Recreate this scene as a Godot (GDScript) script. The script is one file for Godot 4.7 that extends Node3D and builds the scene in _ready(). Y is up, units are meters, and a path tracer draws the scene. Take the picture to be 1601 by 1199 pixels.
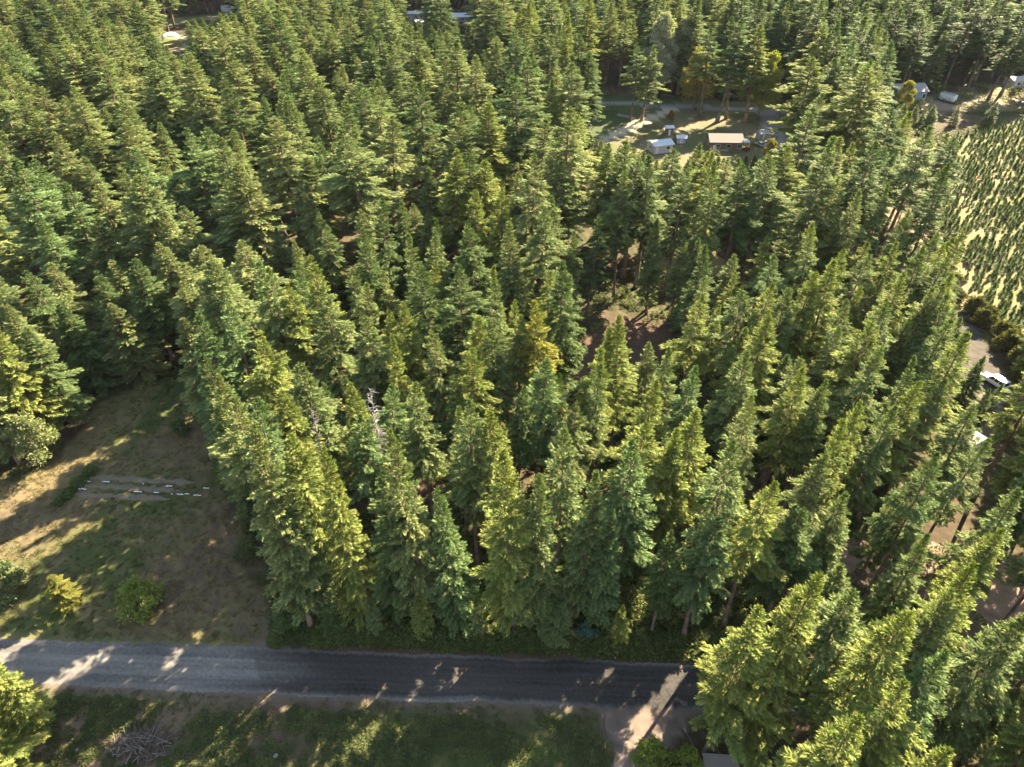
extends Node3D

const EYE_HEIGHT := 80.0
const PITCH := 38.3
const SUN_TO := Vector3(0.562, 0.515, -0.647)

var rng := RandomNumberGenerator.new()
var wob := FastNoiseLite.new()
var patch := FastNoiseLite.new()
var fine := FastNoiseLite.new()
var tone := FastNoiseLite.new()
var used := {}
var mats := {}
var regions := {}

# ---------------------------------------------------------------- naming

func numbered(called: String) -> String:
	var n: int = used.get(called, 0)
	used[called] = n + 1
	return called if n == 0 else "%s_%03d" % [called, n]

func tag(o: Node, label := "", category := "", group := "", kind := "") -> void:
	if label != "": o.set_meta("label", label)
	if category != "": o.set_meta("category", category)
	if group != "": o.set_meta("group", group)
	if kind != "": o.set_meta("kind", kind)

func thing(called: String, label: String, category: String, where := Vector3.ZERO, turn := 0.0, group := "") -> Node3D:
	var o := Node3D.new()
	o.name = numbered(called)
	add_child(o)
	o.position = where
	o.rotation.y = turn
	tag(o, label, category, group)
	return o

func mesh_node(called: String, m: Mesh, mat: Material, parent: Node = null) -> MeshInstance3D:
	var o := MeshInstance3D.new()
	o.name = numbered(called) if parent == null else called
	o.mesh = m
	if mat: o.material_override = mat
	if parent == null: add_child(o)
	else: parent.add_child(o, true)
	return o

func structure(called: String, m: Mesh, mat: Material, label := "") -> MeshInstance3D:
	var o := mesh_node(called, m, mat)
	tag(o, label, "", "", "structure")
	return o

func scatter(called: String, m: Mesh, where: Array, tints: PackedColorArray, label: String, parent: Node = null) -> MultiMeshInstance3D:
	var mm := MultiMesh.new()
	mm.transform_format = MultiMesh.TRANSFORM_3D
	mm.use_colors = true
	mm.mesh = m
	mm.instance_count = where.size()
	for i in where.size():
		mm.set_instance_transform(i, where[i])
		mm.set_instance_color(i, tints[i])
	var o := MultiMeshInstance3D.new()
	o.name = numbered(called) if parent == null else called
	o.multimesh = mm
	if parent == null: add_child(o)
	else: parent.add_child(o, true)
	tag(o, label, "", "", "stuff")
	return o

# ---------------------------------------------------------------- raw geometry

class Shape:
	var v := PackedVector3Array()
	var c := PackedColorArray()
	func tri(a: Vector3, b: Vector3, d: Vector3, ca: Color, cb: Color, cd: Color) -> void:
		v.push_back(a); v.push_back(b); v.push_back(d)
		c.push_back(ca); c.push_back(cb); c.push_back(cd)
	func quad(a: Vector3, b: Vector3, d: Vector3, e: Vector3, col: Color) -> void:
		tri(a, b, d, col, col, col)
		tri(a, d, e, col, col, col)
	# a flat leaf-like blade: narrow at both ends
	func kite(p: Vector3, dir: Vector3, side: Vector3, length: float, width: float, c0: Color, c1: Color) -> void:
		var m := p + dir * (length * 0.42)
		var w := side * (width * 0.5)
		var t := p + dir * length
		var cm := c0.lerp(c1, 0.5)
		v.push_back(p); v.push_back(m + w); v.push_back(t)
		v.push_back(p); v.push_back(t); v.push_back(m - w)
		c.push_back(c0); c.push_back(cm); c.push_back(c1)
		c.push_back(c0); c.push_back(c1); c.push_back(cm)
	# a tapered round bar from a to b
	func bar(a: Vector3, b: Vector3, ra: float, rb: float, sides: int, ca: Color, cb: Color) -> void:
		var d := (b - a).normalized()
		var x := d.cross(Vector3.UP if absf(d.y) < 0.9 else Vector3.RIGHT).normalized()
		var y := d.cross(x)
		for i in sides:
			var p := TAU * i / sides
			var q := TAU * (i + 1) / sides
			var u := x * cos(p) + y * sin(p)
			var w := x * cos(q) + y * sin(q)
			tri(a + u * ra, b + u * rb, b + w * rb, ca, cb, cb)
			tri(a + u * ra, b + w * rb, a + w * ra, ca, cb, ca)
	func box(lo: Vector3, hi: Vector3, col := Color.WHITE, taper := 0.0) -> void:
		# taper pulls the top in on x and z
		var p := [Vector3(lo.x, lo.y, lo.z), Vector3(hi.x, lo.y, lo.z), Vector3(hi.x, lo.y, hi.z), Vector3(lo.x, lo.y, hi.z),
			Vector3(lo.x + taper, hi.y, lo.z + taper), Vector3(hi.x - taper, hi.y, lo.z + taper), Vector3(hi.x - taper, hi.y, hi.z - taper), Vector3(lo.x + taper, hi.y, hi.z - taper)]
		quad(p[4], p[5], p[6], p[7], col)
		quad(p[3], p[2], p[1], p[0], col)
		quad(p[0], p[1], p[5], p[4], col)
		quad(p[1], p[2], p[6], p[5], col)
		quad(p[2], p[3], p[7], p[6], col)
		quad(p[3], p[0], p[4], p[7], col)
	func arrays(with_color := true) -> Array:
		var a := []
		a.resize(Mesh.ARRAY_MAX)
		a[Mesh.ARRAY_VERTEX] = v
		if with_color: a[Mesh.ARRAY_COLOR] = c
		var n := PackedVector3Array()
		n.resize(v.size())
		for i in range(0, v.size(), 3):
			var k := (v[i + 2] - v[i]).cross(v[i + 1] - v[i]).normalized()
			n[i] = k; n[i + 1] = k; n[i + 2] = k
		a[Mesh.ARRAY_NORMAL] = n
		return a
	func mesh(mat: Material = null, onto: ArrayMesh = null) -> ArrayMesh:
		var m := onto if onto else ArrayMesh.new()
		m.add_surface_from_arrays(Mesh.PRIMITIVE_TRIANGLES, arrays())
		if mat: m.surface_set_material(m.get_surface_count() - 1, mat)
		return m

func lin(r: float, g: float, b: float) -> Color:
	return Color(r, g, b)

func srgb(r: float, g: float, b: float) -> Color:
	return Color(r, g, b).linear_to_srgb()

func foliage_mat(called: String, tint: Color) -> StandardMaterial3D:
	var m := StandardMaterial3D.new()
	m.resource_name = called
	m.vertex_color_use_as_albedo = true
	m.albedo_color = tint.linear_to_srgb()
	m.roughness = 0.68
	m.metallic_specular = 0.16
	m.cull_mode = BaseMaterial3D.CULL_DISABLED
	m.backlight_enabled = true
	m.backlight = Color(0.74, 0.80, 0.50)
	return m

func grain_texture(seed_: int, freq: float, lo: float, hi: float, size := 512) -> NoiseTexture2D:
	var n := FastNoiseLite.new()
	n.seed = seed_
	n.noise_type = FastNoiseLite.TYPE_SIMPLEX_SMOOTH
	n.frequency = freq
	n.fractal_octaves = 5
	n.fractal_gain = 0.62
	var g := Gradient.new()
	g.set_color(0, Color(lo, lo, lo).linear_to_srgb())
	g.set_color(1, Color(hi, hi, hi).linear_to_srgb())
	var t := NoiseTexture2D.new()
	t.width = size
	t.height = size
	t.seamless = true
	t.noise = n
	t.color_ramp = g
	return t

func plain(called: String, col: Color, rough := 0.8, metal := 0.0, spec := 0.5) -> StandardMaterial3D:
	var m := StandardMaterial3D.new()
	m.resource_name = called
	m.albedo_color = col.linear_to_srgb()
	m.roughness = rough
	m.metallic = metal
	m.metallic_specular = spec
	return m

func grained(called: String, col: Color, tex: Texture2D, scale: float, rough := 0.85, vertex := false) -> StandardMaterial3D:
	var m := plain(called, col, rough)
	m.albedo_texture = tex
	m.uv1_triplanar = true
	m.uv1_world_triplanar = true
	m.uv1_scale = Vector3.ONE * scale
	m.vertex_color_use_as_albedo = vertex
	m.cull_mode = BaseMaterial3D.CULL_DISABLED
	return m

# ---------------------------------------------------------------- fir trees

func fir(seed_: int, clear: float, reach: float, fullness: float, droop: float, lumpy: float) -> Array:
	# one fir 30 m tall: [wood shape, needle shape]
	var r := RandomNumberGenerator.new()
	r.seed = seed_
	var wood := Shape.new()
	var green := Shape.new()
	var h := 30.0
	var bend := Vector3(r.randf_range(-0.5, 0.5), 0, r.randf_range(-0.5, 0.5))
	var bark := lin(0.13, 0.095, 0.07)
	var bark2 := lin(0.20, 0.155, 0.115)
	var stem := func(y: float) -> Vector3:
		var t: float = y / h
		return Vector3(0, y, 0) + bend * sin(t * PI)
	for i in 10:
		var y0 := h * i / 10.0
		var y1 := h * (i + 1) / 10.0
		var flare := 0.16 if i == 0 else 0.0
		wood.bar(stem.call(y0), stem.call(y1), 0.33 * (1.0 - y0 / h) + 0.03 + flare, 0.33 * (1.0 - y1 / h) + 0.03, 8, bark, bark2 if i < 9 else bark)
	var yb := h * clear
	# dead twigs on the bare stem
	var y := 2.0
	while y < yb:
		var a := r.randf() * TAU
		var d := Vector3(cos(a), r.randf_range(-0.35, 0.05), sin(a)).normalized()
		var l := r.randf_range(0.5, 2.1)
		var p: Vector3 = stem.call(y)
		wood.bar(p, p + d * l, 0.035, 0.012, 3, bark2, bark2)
		y += r.randf_range(0.2, 0.6)
	# two or three lobes per height make the outline uneven
	var ph := [r.randf() * TAU, r.randf() * TAU, r.randf() * TAU]
	y = yb
	while y < h - 0.25:
		var t := (h - y) / (h - yb)
		var whorl := r.randi_range(4, 6)
		var a0 := r.randf() * TAU
		var prof := pow(t, 0.78) * (1.0 - 0.28 * smoothstep(0.68, 1.0, t)) * 1.06
		for k in whorl:
			if r.randf() > fullness: continue
			var a := a0 + TAU * k / whorl + r.randf_range(-0.35, 0.35)
			var irr: float = 1.0 + lumpy * (0.5 * sin(2.0 * a + ph[0] + y * 0.35) + 0.4 * sin(3.0 * a + ph[1] - y * 0.8) + 0.4 * sin(y * 1.7 + ph[2] + a))
			var l := maxf(0.3, reach * prof * irr * r.randf_range(0.66, 1.14) + 0.14)
			limb(r, wood, green, stem.call(y + r.randf_range(-0.15, 0.15)), a, l, t, droop, bark)
		y += r.randf_range(0.5, 0.9) * lerpf(0.58, 1.15, t)
	# leader
	var top: Vector3 = stem.call(h)
	for k in 10:
		var a := r.randf() * TAU
		var d := Vector3(cos(a) * 0.45, 1.0, sin(a) * 0.45).normalized()
		green.kite(top - Vector3(0, 0.09 * k, 0), d, d.cross(Vector3.UP).normalized(), 0.5, 0.14, lin(0.07, 0.10, 0.03), lin(0.11, 0.14, 0.04))
	return [wood, green]

func limb(r: RandomNumberGenerator, wood: Shape, green: Shape, from: Vector3, a: float, l: float, t: float, droop: float, bark: Color) -> void:
	var out := Vector3(cos(a), 0, sin(a))
	var side := Vector3(-sin(a), 0, cos(a))
	var e := lerpf(0.85, -0.08, smoothstep(0.0, 0.55, t)) + r.randf_range(-0.14, 0.14)
	var sag := l * droop * (0.35 + 0.65 * t) * r.randf_range(0.7, 1.3)
	var ce := cos(e)
	var se := sin(e)
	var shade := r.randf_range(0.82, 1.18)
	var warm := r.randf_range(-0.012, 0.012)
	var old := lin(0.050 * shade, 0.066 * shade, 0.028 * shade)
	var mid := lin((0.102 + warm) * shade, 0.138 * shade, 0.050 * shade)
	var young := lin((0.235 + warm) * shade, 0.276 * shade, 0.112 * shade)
	var bend := r.randf_range(-0.12, 0.12) * l
	var at := func(s: float) -> Vector3:
		return from + out * (l * s * ce) + Vector3(0, l * s * se - sag * s * s + sag * 0.55 * s * s * s, 0) + side * (bend * s * s)
	if l > 0.8:
		wood.bar(from, at.call(0.5), 0.012 + 0.011 * l, 0.008 + 0.005 * l, 3, bark, bark)
		wood.bar(at.call(0.5), at.call(0.95), 0.008 + 0.005 * l, 0.006, 3, bark, bark)
	var n := maxi(4, int(l / 0.20))
	var start := 0.12 if t < 0.4 else 0.22
	for i in n:
		var s := lerpf(start, 1.0, (i + r.randf() * 0.8) / n)
		var p: Vector3 = at.call(s)
		var q: Vector3 = at.call(minf(s + 0.05, 1.05))
		var along := (q - p).normalized()
		var tw := (0.30 * l * pow(1.02 - s, 0.7) + 0.26) * r.randf_range(0.7, 1.25)
		tw = minf(tw, 1.5)
		for sg in [-1.0, 1.0]:
			if r.randf() < 0.07: continue
			var d: Vector3 = (along * 0.78 + side * (sg * r.randf_range(0.42, 0.78)) + Vector3(0, r.randf_range(-0.26, 0.26), 0)).normalized()
			var flat := d.cross(Vector3.UP).normalized()
			flat = flat.rotated(d, r.randf_range(-0.7, 0.7))
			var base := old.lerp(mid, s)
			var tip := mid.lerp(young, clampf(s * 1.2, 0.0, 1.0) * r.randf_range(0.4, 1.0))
			if tw < 0.5:
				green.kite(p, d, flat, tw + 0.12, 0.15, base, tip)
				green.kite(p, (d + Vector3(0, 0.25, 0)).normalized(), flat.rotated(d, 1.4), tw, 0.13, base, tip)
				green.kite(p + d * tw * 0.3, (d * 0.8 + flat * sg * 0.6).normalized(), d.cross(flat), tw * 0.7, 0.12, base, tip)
			else:
				var m := int(tw / 0.19)
				for j in m:
					var f := (j + 0.5) / m
					var b := p + d * (tw * f * 0.85) - Vector3(0, 0.10 * tw * f * f, 0)
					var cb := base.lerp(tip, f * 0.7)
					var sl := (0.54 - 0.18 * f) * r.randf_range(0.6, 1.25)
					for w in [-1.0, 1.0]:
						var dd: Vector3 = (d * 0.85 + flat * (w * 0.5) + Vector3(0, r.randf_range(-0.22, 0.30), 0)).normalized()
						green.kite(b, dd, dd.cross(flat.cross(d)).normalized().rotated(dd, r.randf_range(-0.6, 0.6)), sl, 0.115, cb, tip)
				green.kite(p + d * tw * 0.75, d, flat, 0.5, 0.14, tip, young)

func dead_fir(seed_: int, h: float, reach: float, density: float, bleach := 1.0) -> Shape:
	var r := RandomNumberGenerator.new()
	r.seed = seed_
	var s := Shape.new()
	var pale := lin(0.34, 0.31, 0.285) * bleach
	for i in 6:
		s.bar(Vector3(0, h * i / 6.0, 0), Vector3(0, h * (i + 1) / 6.0, 0), 0.24 * (1.0 - i / 6.0) + 0.03, 0.24 * (1.0 - (i + 1) / 6.0) + 0.03, 7, pale, pale)
	var y := h * 0.3
	while y < h:
		var t := (h - y) / (h * 0.7)
		var a := r.randf() * TAU
		var d := Vector3(cos(a), r.randf_range(-0.15, 0.4), sin(a)).normalized()
		var l := reach * (0.25 + 0.75 * t) * r.randf_range(0.5, 1.1)
		var p := Vector3(0, y, 0)
		var m := p + d * l * 0.6
		var e := m + (d + Vector3(0, r.randf_range(-0.5, 0.2), 0)).normalized() * l * 0.4
		s.bar(p, m, 0.05, 0.035, 3, pale, pale)
		s.bar(m, e, 0.035, 0.012, 3, pale, pale)
		for k in int(l * 5.0):
			var f := r.randf_range(0.25, 1.0)
			var b := p.lerp(m, f / 0.6) if f < 0.6 else m.lerp(e, (f - 0.6) / 0.4)
			var dd := (d + Vector3(r.randf_range(-1, 1), r.randf_range(-0.7, 0.4), r.randf_range(-1, 1))).normalized()
			s.bar(b, b + dd * r.randf_range(0.25, 0.8), 0.022, 0.008, 3, pale, pale)
		y += r.randf_range(0.08, 0.3) / density
	return s

# ---------------------------------------------------------------- broadleaf trees, shrubs, ground plants

func broadleaf(seed_: int, h: float, spread: float, lobes: int, leaves: int, leaf: float, c0: Color, c1: Color, low := 0.3) -> Array:
	var r := RandomNumberGenerator.new()
	r.seed = seed_
	var wood := Shape.new()
	var green := Shape.new()
	var bark := lin(0.22, 0.17, 0.13)
	var fork := Vector3(r.randf_range(-0.2, 0.2), h * low * 0.8, r.randf_range(-0.2, 0.2))
	wood.bar(Vector3.ZERO, fork, 0.022 * h, 0.016 * h, 8, bark, bark)
	var mids := []
	for i in lobes:
		var a := TAU * i * 0.382 + r.randf_range(-0.3, 0.3)
		var t := (i + 0.5) / lobes
		var y := lerpf(h * low, h * 0.9, t)
		var out := spread * (0.75 - 0.55 * t * t) * r.randf_range(0.6, 1.1)
		var m := Vector3(cos(a) * out, y, sin(a) * out)
		mids.push_back([m, spread * r.randf_range(0.30, 0.5) * (1.05 - 0.4 * t)])
		var k := fork.lerp(m, 0.5) + Vector3(0, h * 0.04, 0)
		wood.bar(fork, k, 0.010 * h, 0.007 * h, 5, bark, bark)
		wood.bar(k, m, 0.007 * h, 0.003 * h, 4, bark, bark)
	for i in leaves:
		var lb: Array = mids[r.randi() % lobes]
		var d := Vector3(r.randfn(), r.randfn(), r.randfn()).normalized()
		var rad: float = lb[1] * pow(r.randf(), 0.45) * (1.0 + 0.25 * sin(d.x * 5.0 + d.y * 4.0 + i % 3))
		var p: Vector3 = lb[0] + Vector3(d.x, d.y * 0.8, d.z) * rad
		var q := (d + Vector3(r.randf_range(-1, 1), r.randf_range(-0.8, 0.8), r.randf_range(-1, 1))).normalized()
		var w := q.cross(Vector3(r.randfn(), r.randfn(), r.randfn())).normalized()
		var cc := c0.lerp(c1, r.randf())
		green.kite(p, q, w, leaf * r.randf_range(0.7, 1.3), leaf * 0.8, cc, cc)
	return [wood, green]

func leafy_clump(seed_: int, h: float, spread: float, leaves: int, leaf: float, c0: Color, c1: Color) -> Shape:
	var r := RandomNumberGenerator.new()
	r.seed = seed_
	var s := Shape.new()
	for i in leaves:
		var a := r.randf() * TAU
		var d := sqrt(r.randf()) * spread
		var top := h * (1.0 - 0.7 * (d / spread) * (d / spread)) * (0.8 + 0.2 * sin(a * 3.0 + seed_))
		var p := Vector3(cos(a) * d, top * pow(r.randf(), 0.5), sin(a) * d)
		var q := Vector3(cos(a) + r.randf_range(-1, 1), r.randf_range(-0.2, 0.9), sin(a) + r.randf_range(-1, 1)).normalized()
		var w := q.cross(Vector3(r.randf_range(-0.5, 0.5), 1, r.randf_range(-0.5, 0.5))).normalized()
		var cc := c0.lerp(c1, r.randf())
		s.kite(p, q, w, leaf * r.randf_range(0.6, 1.3), leaf * 0.75, cc, cc)
	return s

func grass_tuft(seed_: int) -> Shape:
	var r := RandomNumberGenerator.new()
	r.seed = seed_
	var s := Shape.new()
	for i in 16:
		var a := r.randf() * TAU
		var p := Vector3(cos(a), 0, sin(a)) * r.randf() * 0.28
		var d := Vector3(cos(a) * r.randf_range(0.2, 1.2), 1, sin(a) * r.randf_range(0.2, 1.2)).normalized()
		var f := r.randf_range(0.8, 1.2)
		s.kite(p, d, d.cross(Vector3(r.randfn(), 0.2, r.randfn())).normalized(), r.randf_range(0.15, 0.34), 0.07, Color(f, f, f), Color(f, f, f))
	return s

func sapling(seed_: int) -> Shape:
	# young plantation conifer, 2 m
	var r := RandomNumberGenerator.new()
	r.seed = seed_
	var s := Shape.new()
	s.bar(Vector3.ZERO, Vector3(0, 1.7, 0), 0.05, 0.02, 4, lin(0.12, 0.09, 0.06), lin(0.12, 0.09, 0.06))
	var y := 0.15
	while y < 2.0:
		var t := (2.0 - y) / 1.85
		for k in 7:
			var a := r.randf() * TAU
			var d := Vector3(cos(a), lerpf(1.6, 0.25, t) + r.randf_range(-0.2, 0.2), sin(a)).normalized()
			var l := (0.12 + 0.62 * pow(t, 0.8)) * r.randf_range(0.7, 1.2)
			var f := r.randf_range(0.75, 1.25)
			var side := d.cross(Vector3.UP).normalized()
			var c0 := lin(0.045 * f, 0.072 * f, 0.032 * f)
			var c1 := lin(0.075 * f, 0.112 * f, 0.042 * f)
			var b := Vector3(0, y, 0)
			s.kite(b, d, side.rotated(d, r.randf_range(-0.5, 0.5)), l, 0.2, c0, c1)
			for w in [-1.0, 1.0]:
				s.kite(b + d * l * 0.4, (d + side * w * 0.8).normalized(), d.cross(side).rotated(d, 1.57), l * 0.5, 0.13, c0, c1)
		y += 0.1
	return s

# ---------------------------------------------------------------- the lie of the land (metres; the camera stands over the origin, looking along -z)

func poly(called: String, pts: Array, ragged: float) -> void:
	var p := PackedVector2Array()
	for q in pts: p.push_back(Vector2(q[0], q[1]))
	var box := Rect2(p[0], Vector2.ZERO)
	for q in p: box = box.expand(q)
	regions[called] = {"p": p, "box": box.grow(ragged + 1.0), "ragged": ragged}

func within(called: String, x: float, z: float, ragged := true) -> bool:
	var g: Dictionary = regions[called]
	if not g.box.has_point(Vector2(x, z)): return false
	if ragged:
		var k: float = g.ragged
		x += wob.get_noise_2d(x * 2.0, z * 2.0) * k
		z += wob.get_noise_2d(x * 2.0 + 300.0, z * 2.0) * k
	return Geometry2D.is_point_in_polygon(Vector2(x, z), g.p)

func road_z(x: float) -> float:
	return -45.25 + 0.0395 * (x + 58.0)

func road_half(x: float, side: float) -> float:
	return 3.05 + 0.45 * wob.get_noise_2d(x * 1.6, side * 90.0) + 0.30 * fine.get_noise_2d(x * 3.0, side * 40.0)

func lay_land() -> void:
	poly("meadow", [[-29.0, -40], [-30.5, -50], [-36, -58], [-44, -70], [-46.5, -78], [-55, -92], [-61, -101], [-66, -104], [-71, -100], [-76, -95], [-75, -88], [-76, -80], [-84, -74], [-92, -71], [-150, -69], [-150, -40]], 1.6)
	poly("south_verge", [[-96, -44], [17.2, -40.5], [17.2, -5], [-96, -5]], 0.8)
	poly("driveway", [[10.6, -42], [21.8, -41.5], [20.0, -37.0], [17.2, -34], [17.0, -5], [11.0, -5]], 1.1)
	poly("plantation", [[101.5, -104], [103, -122], [106, -142], [111, -160], [126, -195], [147, -234], [187, -257], [330, -300], [360, -110], [120, -92]], 1.0)
	poly("lane", [[93.5, -93], [88.5, -97], [87.0, -104], [93, -121], [98, -127], [100, -124], [96, -112]], 0.8)
	poly("yard", [[73, -80], [79, -81], [87, -92], [91, -96], [88.0, -99], [78, -90], [73, -85]], 1.0)
	poly("bare_soil", [[5, -103], [10, -112], [24, -124], [33, -121], [37, -114], [24, -107]], 1.2)
	poly("field", [[36, -207], [66, -210], [92, -216], [104, -232], [110, -262], [104, -272], [100, -281], [40, -291], [25, -288], [20, -270], [27, -240]], 1.6)
	poly("glade", [[32, -143], [50, -139], [54, -150], [48, -156], [36, -153]], 1.5)
	poly("lawn_far_left", [[-186, -398], [-180, -372], [-160, -364], [-154, -382], [-168, -402]], 2.0)
	poly("lawn_strip", [[-208, -440], [-170, -466], [-158, -458], [-196, -428]], 2.0)
	poly("yard_far", [[-66, -422], [-22, -428], [-20, -450], [-64, -456]], 2.5)
	poly("yard_far_right", [[148, -266], [176, -270], [200, -268], [240, -296], [238, -318], [195, -304], [164, -290]], 2.0)
	poly("plantation_edge", [[95, -128], [104, -122], [113, -160], [148, -236], [138, -241], [101, -172]], 1.0)
	poly("copse_floor", [[33, -46], [38, -60], [50, -66], [70, -62], [70, -46]], 2.0)

const OPEN := ["meadow", "south_verge", "plantation", "lane", "yard", "bare_soil", "glade", "field", "lawn_far_left", "lawn_strip", "plantation_edge", "yard_far", "yard_far_right"]

func open_ground(x: float, z: float, margin := 0.0) -> bool:
	if absf(z - road_z(x)) < 4.2 + margin: return true
	for n in OPEN:
		if within(n, x, z): return true
		if margin > 0.0:
			for d in [Vector2(margin, 0), Vector2(-margin, 0), Vector2(0, margin), Vector2(0, -margin)]:
				if within(n, x + d.x, z + d.y): return true
	return false

func gh(x: float, z: float) -> float:
	var k := smoothstep(3.6, 9.0, absf(z - road_z(x)))
	var h := 0.28 * wob.get_noise_2d(x * 0.7, z * 0.7) + 0.07 * fine.get_noise_2d(x, z)
	if absf(x) > 400.0 or z < -600.0: h = 0.0
	return h * k + (0.0 if k > 0.0 else -0.02)

func ground_color(x: float, z: float) -> Color:
	var a := patch.get_noise_2d(x, z)             # broad patches
	var b := fine.get_noise_2d(x * 1.5, z * 1.5)  # clods and tufts
	var c := tone.get_noise_2d(x * 3.0, z * 3.0)
	var litter := lin(0.085, 0.058, 0.040).lerp(lin(0.050, 0.058, 0.022), clampf(0.5 + 1.2 * a, 0, 1)).lerp(lin(0.16, 0.115, 0.08), clampf(b * 1.1, 0, 0.6))
	var col := litter
	var dry := lin(0.185, 0.150, 0.075)
	var green := lin(0.062, 0.082, 0.026)
	var soil := lin(0.105, 0.078, 0.056)
	if within("meadow", x, z):
		col = soil.lerp(dry, clampf(0.55 + 1.1 * b + 0.5 * a, 0, 1)).lerp(green, clampf(0.28 + 1.5 * a - 0.7 * c, 0.0, 0.9))
		if z < -72 and x < -66: col = col.lerp(dry, 0.45)
		if z > -58 and x > -36: col = col.lerp(soil * 1.3, 0.55)
	elif within("driveway", x, z):
		col = lin(0.21, 0.165, 0.135).lerp(lin(0.13, 0.10, 0.085), clampf(0.5 + b * 1.3, 0, 1))
	elif within("south_verge", x, z):
		col = soil.lerp(green, clampf(0.62 + 1.3 * a + 0.5 * b, 0, 1)).lerp(dry, clampf(c * 0.9 - 0.05, 0, 0.7))
		if x < -33: col = col.lerp(lin(0.19, 0.13, 0.095), clampf((-33.0 - x) / 8.0, 0, 0.8))
	elif within("plantation", x, z):
		col = lin(0.20, 0.165, 0.09).lerp(lin(0.28, 0.14, 0.065), clampf(b * 1.3, 0, 1)).lerp(lin(0.17, 0.16, 0.06), clampf(0.65 + a * 1.4, 0, 0.85))
	elif within("lane", x, z):
		col = lin(0.07, 0.062, 0.055).lerp(lin(0.12, 0.10, 0.08), clampf(0.4 + b, 0, 1))
	elif within("yard", x, z):
		col = lin(0.17, 0.145, 0.125).lerp(lin(0.20, 0.17, 0.10), clampf(0.25 + a * 1.2 + b * 0.5, 0, 1))
	elif within("bare_soil", x, z):
		col = lin(0.13, 0.078, 0.055).lerp(lin(0.09, 0.06, 0.042), clampf(0.5 + b, 0, 1))
	elif within("glade", x, z):
		col = lin(0.24, 0.21, 0.09)
	elif within("field", x, z):
		var lawn := lin(0.065, 0.085, 0.035)
		col = lin(0.165, 0.14, 0.08).lerp(lin(0.09, 0.098, 0.038), clampf(0.4 + a * 1.3, 0, 1))
		if z < -238 and x < 30.0 - (z + 240.0) * 0.857: col = lawn
		var trk := absf(x - 34.0 + (z + 240.0) * 0.857) * 0.76 + 0.8 * a
		if trk < 2.4 and z > -276: col = lin(0.40, 0.35, 0.27)
		if absf(z + 283.0 - (x - 27.0) * 0.19) < 2.6: col = lin(0.24, 0.23, 0.23)
		if absf(x - 91.0 + (z + 240.0) * 0.25) < 4.0 and z < -215: col = lin(0.24, 0.22, 0.21)
	elif within("plantation_edge", x, z):
		col = lin(0.26, 0.20, 0.12).lerp(lin(0.12, 0.12, 0.05), clampf(0.45 + a * 1.4, 0, 1))
	elif within("lawn_far_left", x, z) or within("lawn_strip", x, z):
		col = lin(0.11, 0.14, 0.04).lerp(lin(0.30, 0.25, 0.17), clampf(0.35 + a * 1.6, 0, 1))
	elif within("yard_far", x, z) or within("yard_far_right", x, z):
		col = lin(0.22, 0.18, 0.14).lerp(lin(0.22, 0.19, 0.09), clampf(0.3 + a * 1.5, 0, 1))
	elif within("copse_floor", x, z):
		col = lin(0.33, 0.225, 0.165).lerp(lin(0.16, 0.11, 0.07), clampf(0.3 + b + a * 0.6, 0, 1))
	# the strips beside the road
	var d := absf(z - road_z(x)) - 3.1
	if d < 3.5 and x < 34.0:
		var edge := lin(0.15, 0.115, 0.092) if x > -34.0 or z > road_z(x) else lin(0.14, 0.13, 0.062)
		if x > -26.0 and z < road_z(x): edge = lin(0.105, 0.068, 0.048)
		col = col.lerp(edge, clampf(1.0 - d / (1.4 + b), 0, 1))
	return col

func lines(parts: Array) -> PackedFloat32Array:
	# [from, to, step] runs joined into one rising list
	var out := PackedFloat32Array()
	for p in parts:
		var v: float = p[0]
		while v < p[1] - 1e-3:
			out.push_back(v)
			v += p[2]
	out.push_back(parts[-1][1])
	return out

func sheet(xs: PackedFloat32Array, zs: PackedFloat32Array, height: Callable, color: Callable) -> ArrayMesh:
	var v := PackedVector3Array()
	var n := PackedVector3Array()
	var c := PackedColorArray()
	var idx := PackedInt32Array()
	for z in zs:
		for x in xs:
			var y: float = height.call(x, z)
			v.push_back(Vector3(x, y, z))
			c.push_back(color.call(x, z))
	var w := xs.size()
	n.resize(v.size())
	for j in zs.size():
		for i in w:
			var a := v[j * w + maxi(i - 1, 0)]
			var b := v[j * w + mini(i + 1, w - 1)]
			var d := v[maxi(j - 1, 0) * w + i]
			var e := v[mini(j + 1, zs.size() - 1) * w + i]
			n[j * w + i] = (e - d).cross(b - a).normalized()
			if i < w - 1 and j < zs.size() - 1:
				var k := j * w + i
				idx.append_array([k, k + 1, k + w + 1, k, k + w + 1, k + w])
	var arr := []
	arr.resize(Mesh.ARRAY_MAX)
	arr[Mesh.ARRAY_VERTEX] = v
	arr[Mesh.ARRAY_NORMAL] = n
	arr[Mesh.ARRAY_COLOR] = c
	arr[Mesh.ARRAY_INDEX] = idx
	var m := ArrayMesh.new()
	m.add_surface_from_arrays(Mesh.PRIMITIVE_TRIANGLES, arr)
	return m

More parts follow.
